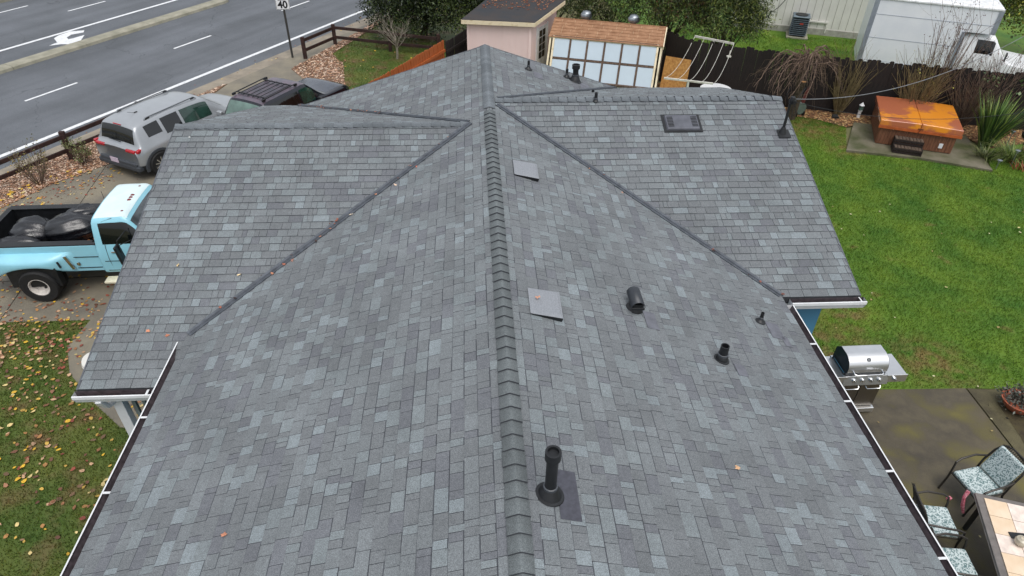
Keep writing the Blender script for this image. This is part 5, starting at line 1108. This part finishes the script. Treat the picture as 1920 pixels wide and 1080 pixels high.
for i in range(4):
    for j in range(7):
        o = bpy.data.objects.new('tile', random.choice(tm)); link(o, pt); o.location = c0+ax*(.10+tsz*(i+.5))+ay*(.08+tsz*(j+.5))+Vector((0,0,tabz-.012))
for a,b in ((.12,.12),(TWd-.12,.12),(.12,TLn-.12),(TWd-.12,TLn-.12)): q = c0+ax*a+ay*b; MB().beam(q+Vector((0,0,tabz-.05)),q,.05,.05).build('leg', m_black, pt)
def patio_chair(loc, rz, lab):
    t = empty('patio_chair', loc, rz, lab, 'chair', 'patio chairs round the tiled table')    # faces local +y
    m_fr = bpy.data.materials.get('bronze_chair_frame') or M('bronze_chair_frame',(62,58,54),.4,.4)
    m_cu = bpy.data.materials.get('scroll_pattern_cushion')
    if not m_cu:
        m_cu = M('scroll_pattern_cushion',(196,208,208),.8,scale=46,rgb2=(96,122,124),detail=1.5,lo=.48,hi=.58)
    MB().box((0,.02,.43),(.50,.50,.075)).build('cushion', m_cu, t, bevel=.03, seg=3)
    MB().tube([(-.26,.27,.40),(.26,.27,.40),(.26,-.22,.40),(-.26,-.22,.40),(-.26,.27,.40)],.015,7).build('seat_frame', m_fr, t)
    for s in (-1,1):
        MB().tube([(s*.27,-.36,0),(s*.27,-.22,.38),(s*.27,-.25,.60),(s*.26,-.34,.82),(s*.22,-.40,.94),(s*.16,-.43,.98)],[.017]*6,8).build('back_post', m_fr, t, smooth=True)
        MB().tube([(s*.27,-.27,.68),(s*.31,-.08,.70),(s*.31,.16,.67),(s*.30,.25,.62),(s*.28,.27,.50),(s*.27,.28,.30),(s*.27,.32,0)],[.017]*7,8).build('arm', m_fr, t, smooth=True)
    MB().tube([(-.20,-.41,.95),(-.1,-.44,.99),(.1,-.44,.99),(.20,-.41,.95)],.016,8).build('top_rail', m_fr, t, smooth=True)
    mb = MB()
    for i in range(13):
        x = -.24+i*.04; mb.tube([(x,-.235,.46),(x*.98,-.27,.62),(x*.9,-.35,.82),(x*.82,-.43,.97)],.006,4)
    for k in range(12):
        zz = .48+k*.042; mb.tube([(-.25,-.24-.19*((zz-.46)/.5)**1.5,zz),(.25,-.24-.19*((zz-.46)/.5)**1.5,zz)],.005,4)
    mb.build('woven_back', m_fr, t)
    return t
patio_chair((6.45,5.48,0), -100, 'patio chair with scroll cushion, nearest the roof gutter and farthest from the camera')
patio_chair((6.33,4.78,0), -97, 'patio chair with scroll cushion beside the gutter, closer to the bottom edge')
hc = patio_chair((7.55,6.12,0), 100, 'patio chair with scroll cushion at the head of the tiled table')
patio_chair((6.28,4.05,0), -95, 'patio chair at the bottom right corner, mostly behind the gutter')
o = MB().box((0,-.29,.72),(.46,.07,.50),tilt=(20,0)).build('back_cushion', bpy.data.materials['scroll_pattern_cushion'], hc, bevel=.03, seg=3)
vs_ = MB().lathe([(0,0),(.04,0),(.075,.03),(.085,.07),(.07,.11),(.035,.125),(.032,.13),(.028,.12),(0,.115)], n=24).build('table_vase', M('glazed_cream_stoneware',(206,198,180),.25,scale=6,rgb2=(170,160,140)), smooth=True); vs_.location = (7.20,4.86,tabz+.005); tag(vs_,'squat cream vase standing on the tiled table','vase')
tl = empty('table_lantern', (7.28,4.58,tabz+.005), 30, 'small green glass lantern with dark frame on the tiled table', 'lantern')
MB().box((0,0,.08),(.13,.13,.13),top=(.7,.7)).build('glass', M('green_lantern_glass',(84,112,84),.1), tl)
for x in (-1,1):
    for y in (-1,1): MB().beam((x*.068,y*.068,.0),(x*.048,y*.048,.16),.008,.008).build('frame', m_black, tl)
MB().lathe([(.06,.16),(.03,.2),(0,.21)], n=8).build('cap', m_black, tl)
tr = MB().box((0,0,.006),(.22,.10,.012)).build('table_tray', m_black, bevel=.003); tr.location = (7.26,4.98,tabz+.004); tr.rotation_euler = (0,0,R(-10)); tag(tr, 'dark narrow tray beside the vase on the tiled table', 'tray')
rb = MB().tube([(7.05,5.78,.70),(7.0,5.74,.6),(7.02,5.70,.45),(7.06,5.66,.32)],[.03,.025,.03,.02],6).box((6.88,5.83,.45),(.08,.05,.03),rz=20).build('red_cloth', M('red_pink_floral_cloth',(176,60,84),.7,scale=40,rgb2=(214,150,160))); tag(rb, 'small red and pink cloth hanging at the corner of the tiled table', 'cloth')
pot = empty('plant_pot', (9.62,7.98,0), 0, 'wide terracotta bowl with grey-leaved plant at the right edge', 'potted plant')
MB().lathe([(0,.0),(.17,0),(.24,.07),(.30,.17),(.31,.2),(.285,.2),(.26,.15),(0,.15)], n=28).build('bowl', M('terracotta',(168,92,66),.7,var=.15), pot, smooth=True)
C = rng.normal(size=(900,3))*[.16,.16,.07]+[0,0,.24]; V,F,T = foliage(C,.07,.03,[(96,100,92),(70,76,66),(120,118,110),(60,56,48)],-.3); npobj('foliage',V,F,m_foli,T,pot)
so_ = MB().lathe([(0,0),(.15,.0),(.19,.05),(.17,.10),(.0,.12)], n=18).build('paving_marker', M('white_painted_rock',(216,214,208),.6,scale=9,rgb2=(150,130,120),lo=.55,hi=.75), smooth=True); so_.location = (-7.75,9.82,.0); so_.scale = (.9,1.35,1.3); so_.rotation_euler = (0,0,R(20)); tag(so_, 'white painted stone on the walkway beside the left wing eave', 'stone')

# ================================================================= PLANTS
def grow(mb, p0, d, L_, r_, depth, rn, bend=.25, grav=0.0, split=(2,3), shrink=.72, segs=4, mi=0, up=0):
    pts = [Vector(p0)]; rs = [r_]; d = Vector(d).normalized()
    for i in range(segs):
        d = (d+Vector((rn.gauss(0,bend),rn.gauss(0,bend),rn.gauss(0,bend)-grav+up))*.45).normalized(); pts.append(pts[-1]+d*L_/segs); rs.append(r_*(1-.45*(i+1)/segs))
        if depth > 0 and i >= 1:
            for _ in range(rn.randint(*split)-1):
                a = Vector((rn.gauss(0,1),rn.gauss(0,1),rn.gauss(0,.6)+.2*up-grav)).normalized(); grow(mb, pts[-1], (d+a*.75).normalized(), L_*shrink*rn.uniform(.6,1.0), rs[-1]*.6, depth-1, rn, bend, grav, split, shrink, segs, mi, up)
    mb.tube(pts, rs, 4 if r_ < .02 else 6, mi, cap=False)
def leaves_on(mb, n_, L_, w_, tones, parent, jit=.03, sub=1.0, low=0.0, name='foliage'):
    A = np.array(mb.v); A = A[A[:,2] > low]; C = A[rng.integers(0,len(A),n_)]+rng.normal(size=(n_,3))*jit; V,F,T = foliage(C,L_,w_,tones,.2); return npobj(name,V,F,m_foli,T,parent)
def shrub(loc, n_st, h, spread, r_, mat, lab, cat='shrub', grp=None, seed=1, depth=1, nleaf=0, tones=None, leaf=(.05,.03), leafz=0, up=.12, nm='bare_shrub', lean=(0,0)):
    t = empty(nm, loc, 0, lab, cat, grp); rn = random.Random(seed); mb = MB()
    for i in range(n_st):
        a = rn.uniform(0,2*math.pi); k = rn.uniform(.1,1)**.7*spread
        grow(mb, (.10*math.cos(a)*rn.random(),.10*math.sin(a)*rn.random(),-.02), (math.cos(a)*k+lean[0],math.sin(a)*k+lean[1],1), h*rn.uniform(.75,1.1), r_*rn.uniform(.7,1.2), depth, rn, .10, 0, (1,2), .5, 5, up=up)
    mb.build('stem', mat, t, smooth=True)
    if nleaf: leaves_on(mb, nleaf, leaf[0], leaf[1], tones, t, low=leafz)
    return t
G3 = 'bare winter shrubs along the back fence'
shrub((12.15,21.25,0), 76, 1.75, .48, .016, m_twig2, 'vase-shaped bare shrub just left of the dark gap beside the hot tub', grp=G3, seed=3, depth=1)
shrub((14.2,20.45,0), 84, 1.9, .55, .015, m_twig2, 'bare shrub with a few yellow leaves directly behind the hot tub left half', grp=G3, seed=4, nleaf=120, tones=[(150,150,50),(120,130,50),(176,168,70)], leafz=.4)
shrub((15.75,20.05,0), 90, 1.85, .6, .015, m_twig, 'widest bare shrub behind the right half of the hot tub', grp=G3, seed=5, nleaf=60, tones=[(110,60,50)], leafz=1)
shrub((14.9,20.75,0), 34, 3.0, .3, .014, m_twigr, 'tall thin-stemmed shrub with dark seed heads in front of the box truck', grp=G3, seed=6, depth=2, nleaf=260, tones=[(80,50,52),(60,40,44)], leaf=(.05,.035), leafz=1.8)
shrub((16.7,20.2,0), 30, 2.3, .4, .014, m_twigr, 'reddish twiggy shrub in front of the truck cab', grp=G3, seed=16, depth=2, nleaf=160, tones=[(90,50,50),(70,44,44)], leaf=(.05,.035), leafz=1.3)
# weeping bare tree
wt = empty('weeping_tree', (10.42,20.95,0), 0, 'small bare weeping tree with drooping purple twigs beside the roof corner', 'tree'); rn = random.Random(9); mb = MB()
tp = [Vector((-.02,0,-.05)),Vector((.02,-.02,.8)),Vector((-.05,.02,1.5)),Vector((-.02,.05,2.1))]
mb.tube(tp,[.15,.13,.11,.09],10); MB_t = mb; mb.tube([(.02,-.02,.95),(.02,-.12,1.2),(.0,-.16,1.34)],[.09,.085,.08],9)
mb.build('trunk', m_trunk, wt, smooth=True); MB().lathe([(.085,0),(0,.004)], n=12, c=(0,-.165,1.345)).build('cut_face', M('fresh_cut_wood',(206,150,90),.7), wt)
mb = MB()
for i in range(34):
    a = rn.uniform(0,2*math.pi); R_ = rn.uniform(.5,2.0); z0 = rn.uniform(1.75,2.15); q = Vector((0,.04,z0)); pts=[q]; top = rn.uniform(.02,.42); fall = rn.uniform(.3,1.15); rs=[rn.uniform(.016,.028)]; K = 9
    for k in range(1,K+1):
        t_ = k/K; pts.append(Vector((math.cos(a+.25*math.sin(3*t_+i))*R_*t_**.8, math.sin(a+.2*math.sin(3*t_+i))*R_*t_**.8+.04, z0+top*math.sin(math.pi*min(t_*1.5,1))-fall*max(0,t_-.35)**1.3*1.5))+Vector((rn.gauss(0,.02),rn.gauss(0,.02),rn.gauss(0,.02)))); rs.append(rs[0]*(1-.8*t_))
        if k > 2 and k < K:
            for _ in range(2):
                b_ = a+rn.gauss(0,1.0); l = rn.uniform(.15,.5); mb.tube([pts[-1], pts[-1]+Vector((math.cos(b_)*l*.5,math.sin(b_)*l*.5,.02-l*.15)), pts[-1]+Vector((math.cos(b_)*l*.75,math.sin(b_)*l*.75,-l*.85))],[rs[-1]*.6,rs[-1]*.45,.003],3,cap=False)
    mb.tube(pts, rs, 5, cap=False)
mb.build('branch', m_twigr, wt, smooth=True)
# leafless grey tree by the hedge
bt2 = empty('bare_tree', (-3.25,27.0,0), 0, 'small grey leafless tree standing in front of the dark hedge tree', 'tree'); rn = random.Random(12); mb = MB()
mb.tube([(0,0,0),(.02,0,.5),(-.02,.02,.9)],[.05,.045,.04],7)
for i in range(13):
    a = rn.uniform(0,2*math.pi); grow(mb, (0,0,rn.uniform(.4,.95)), (math.cos(a)*.6,math.sin(a)*.6,.9), rn.uniform(.7,1.15), .018, 2, rn, .18, 0, (2,3), .6, 4, up=.05)
mb.build('trunk', M('grey_pale_bark',(140,132,120),.85), bt2, smooth=True); bt2.scale = (.95,.95,.74)
# rose bushes by the rail fence
shrub((-12.25,17.1,0), 20, .85, .75, .013, m_twig, 'leggy rose bush with sparse olive leaves left of the fence post', grp='sparse bushes by the road fence', seed=21, depth=2, nleaf=500, tones=[(92,92,50),(120,110,60),(84,70,50)], leaf=(.05,.03), leafz=.35, nm='rose_bush')
shrub((-11.55,18.25,0), 16, .6, .6, .012, m_twig, 'small green-leaved bush between the fence post and the silver SUV', grp='sparse bushes by the road fence', seed=22, depth=2, nleaf=900, tones=[(98,108,60),(120,126,76),(80,84,48)], leaf=(.05,.03), leafz=.1, nm='rose_bush')
shrub((-13.6,16.0,0), 14, .75, .7, .012, m_twig, 'sparse rose bush at the left edge of the picture behind the rail fence', grp='sparse bushes by the road fence', seed=23, depth=2, nleaf=500, tones=[(104,100,58),(124,110,70)], leaf=(.05,.03), leafz=.3, nm='rose_bush')
# strap-leaved clumps
def blades(loc, n_, h, spread, tones, lab, seed, w=.03, droop=.5, grp=None, nm='flax_plant', lean=(0,0), cat='plant'):
    t = empty(nm, loc, 0, lab, cat, grp); g_ = np.random.default_rng(seed); K = 5; V = []; F = []; T = []
    tn = np.array([lin(c) for c in tones])
    for i in range(n_):
        a = g_.uniform(0,2*np.pi); k = g_.uniform(0,1)**.8*spread; L_ = h*g_.uniform(.6,1.1); base = np.array([math.cos(a)*.12*g_.random(), math.sin(a)*.12*g_.random(), 0])*(1+spread)
        dirv = np.array([math.cos(a)*k+lean[0], math.sin(a)*k+lean[1], 1.0]); dirv /= np.linalg.norm(dirv); side = np.array([-math.sin(a+g_.normal()*.5), math.cos(a+g_.normal()*.5), 0]); b0 = len(V)
        c = tn[g_.integers(0,len(tn))]*g_.uniform(.6,1.35); dr_ = droop*g_.uniform(.2,1.3)
        for j in range(K+1):
            s = j/K; q = base+dirv*L_*s+np.array([math.cos(a),math.sin(a),0])*dr_*L_*s*s*.5-np.array([0,0,1])*dr_*L_*s**2.4*.55; ww = w*(1-s**1.8)*.5+.001
            V += [q-side*ww, q+side*ww]; T += [c*(.55+.6*s)]*0+[c]*2
            if j: F.append((b0+2*j-2,b0+2*j-1,b0+2*j+1,b0+2*j))
    npobj('blade', np.array(V), np.array(F), m_foli, np.array(T), t); return t
blades((15.75,18.65,0), 240, 1.75, .45, [(84,112,50),(60,90,44),(122,140,66),(46,68,36)], 'tall upright green flax clump right of the hot tub', 31, w=.055, droop=.25, lean=(.08,0))
blades((16.0,17.75,0), 280, .85, 1.0, [(112,130,60),(90,112,50),(140,150,86),(70,92,44)], 'low spreading grassy clump in front of the tall flax', 32, w=.02, droop=.8, nm='grass_clump')
blades((15.3,17.9,0), 180, .6, 1.0, [(90,100,56),(120,124,80),(70,84,46)], 'small dark grassy clump at the corner of the concrete pad', 33, w=.018, droop=.9, nm='grass_clump')
blades((16.6,17.1,0), 220, .7, 1.0, [(104,120,56),(120,130,70),(74,92,44)], 'arching grassy clump at the right edge near the lawn', 34, w=.02, droop=.9, nm='grass_clump')
rf = blades((15.95,17.15,0), 40, .35, 1.0, [(150,74,50),(170,96,70)], 'small rust red tuft at the front of the grassy clumps', 35, w=.025, droop=.5, nm='red_tuft')
for (x,y,zz,lab) in ((15.75,17.35,.45,'solar path light beside the low grass clump, closer to the lawn'),(16.2,18.35,.6,'solar path light in front of the tall flax clump'),(15.2,17.2,.22,'short solar path light at the lawn corner of the pad')):
    t = empty('path_light', (x,y,0), 0, lab, 'garden light', 'solar path lights by the flax'); MB().tube([(0,0,0),(0,0,zz)],.012,6).build('stake', m_galv, t); MB().lathe([(.035,zz),(.035,zz+.06),(.07,zz+.065),(.075,zz+.08),(0,zz+.095)], n=14).build('lamp_head', m_galv, t, smooth=True)
gt = empty('garden_ornament', (16.55,18.15,0), 0, 'dark metal bird ornament with pale head at the right edge by the flax', 'ornament')
MB().tube([(0,0,0),(0,0,.55)],.015,6).build('pole', m_black, gt); MB().lathe([(0,.5),(.14,.55),(.18,.66),(.10,.76),(0,.78)], n=14).build('body', m_black, gt, smooth=True); MB().lathe([(0,.74),(.06,.78),(.07,.84),(.03,.9),(0,.95)], n=12, c=(-.08,0,0)).build('head', m_galv, gt, smooth=True)
tgs = MB().lathe([(0,0),(.09,0),(.1,.05),(.07,.12),(.08,.2),(.04,.26),(0,.27)], n=12).build('clay_figure', M('tan_clay',(186,140,108),.8), smooth=True); tgs.location = (16.35,17.75,.35); tag(tgs, 'small tan clay figure standing in the grass clump', 'ornament')
# ivy on the dark fence
C = []; rn = random.Random(4)
for k in range(5):
    x = 16.3+rn.uniform(-.3,.9); 
    for i in range(26): C.append((x+rn.gauss(0,.09), 20.18-.28*(x-16.3)-.06, rn.uniform(.5,1.8)))
V,F,T = foliage(np.array(C),.11,.09,[(120,140,90),(84,104,60),(60,84,44)],.4); t = npobj('climbing_ivy',V,F,m_foli,T); tag(t, 'sparse pale green ivy on the dark fence behind the flax', 'ivy', kind='stuff')
# fern-like flowers by the porch post
blades((-5.35,6.75,0), 40, .6, .5, [(120,40,84),(84,50,60),(60,80,40)], 'small dark magenta plant at the foot of the white porch post', 36, w=.03, droop=.5, nm='porch_plant')
# trees and hedge
DG = [(38,52,22),(52,66,28),(28,42,20),(64,78,34),(22,34,18)]
BG = [(66,84,34),(84,100,44),(48,64,28),(104,112,54),(36,50,24)]
def tree(nm, loc, blobs, n_, L_, Wd, tones, lab, trunk=.18, grp=None, h=2.0, spread=.16, droop=.4, cat='tree', stems=1):
    t = empty(nm, loc, 0, lab, cat, grp); mb = MB(); rn = random.Random(int(loc[0]*100))
    for s in range(stems):
        a = rn.uniform(0,6.28); q = Vector((math.cos(a)*.25*(stems>1),math.sin(a)*.25*(stems>1),-.1)); mb.tube([q,q+Vector((rn.gauss(0,.1),rn.gauss(0,.1),h*.5)),q+Vector((rn.gauss(0,.3),rn.gauss(0,.3),h))],[trunk,trunk*.8,trunk*.5],8)
        for k in range(4):
            a = rn.uniform(0,6.28); mb.tube([q+Vector((0,0,h*.6)),q+Vector((math.cos(a)*.6,math.sin(a)*.6,h*.6+.9))],[trunk*.4,trunk*.15],6)
    mb.build('trunk', m_trunk, t, smooth=True); crown('crown', blobs, n_, L_, Wd, tones, t, spread=spread, droop=droop); return t
tree('evergreen_tree', (-2.4,29.6,0), [(-.6,-.3,2.3,1.6,1.5,2.0),(.7,-.2,2.2,1.4,1.5,1.9),(-1.2,.2,1.2,1.1,1.2,1.1),(.2,0,4.0,1.7,1.6,1.7),(-.5,-.6,1.0,1.5,1.0,1.0)], 42000, .12, .055, DG, 'dense dark evergreen tree at the road end of the hedge', spread=.2)
tree('evergreen_tree', (-.1,28.9,0), [(0,-.3,2.4,1.4,1.3,1.9),(.9,0,2.3,1.2,1.3,1.9),(.2,0,4.0,1.6,1.4,1.5),(-.4,-.5,1.2,1.2,1.0,1.1)], 36000, .13, .05, DG+[(78,92,40)], 'dark evergreen tree with lighter yellowish tips left of the pink shed', spread=.2)
GB = 'bamboo-like hedge behind the greenhouse'
tree('oleander_bush', (3.0,28.0,0), [(0,0,2.2,1.4,1.1,1.8),(.2,0,3.7,1.5,1.2,1.4)], 24000, .16, .028, BG, 'olive bush directly behind the pink shed roof', .06, GB, droop=.7, stems=5)
tree('oleander_bush', (5.1,26.6,0), [(0,0,2.2,1.3,.9,1.6),(.1,0,3.4,1.4,1.0,1.3)], 26000, .16, .026, BG, 'olive green bush behind the greenhouse turbine vents', .06, GB, droop=.7, stems=5)
tree('oleander_bush', (7.3,25.6,0), [(0,0,2.3,1.2,.8,1.6),(0,0,3.5,1.3,1.0,1.3),(.1,-.5,2.3,1.0,.5,.8)], 26000, .16, .026, BG+[(90,60,44)], 'tall bush with reddish dead leaves above the clothesline', .06, GB, droop=.7, stems=5)
tree('oleander_bush', (9.0,24.6,0), [(0,0,2.3,1.0,.8,1.4),(.2,.1,3.3,1.1,.9,1.2),(.5,-.4,2.2,.8,.5,.7)], 22000, .15, .028, BG+[(118,124,60)], 'lighter green bush at the hedge end beside the neighbour lawn', .06, GB, droop=.7, stems=5)
tree('hedge_bush', (20.4,27.6,0), [(0,0,2.6,2.0,1.6,2.2),(1.6,-.6,2.4,1.8,1.6,2.2),(-.6,.6,4,1.6,1.4,1.6)], 30000, .13, .06, [(104,110,40),(78,92,36),(130,130,50),(56,70,30)], 'yellow green leafy tree behind the box truck at the right edge', spread=.22)
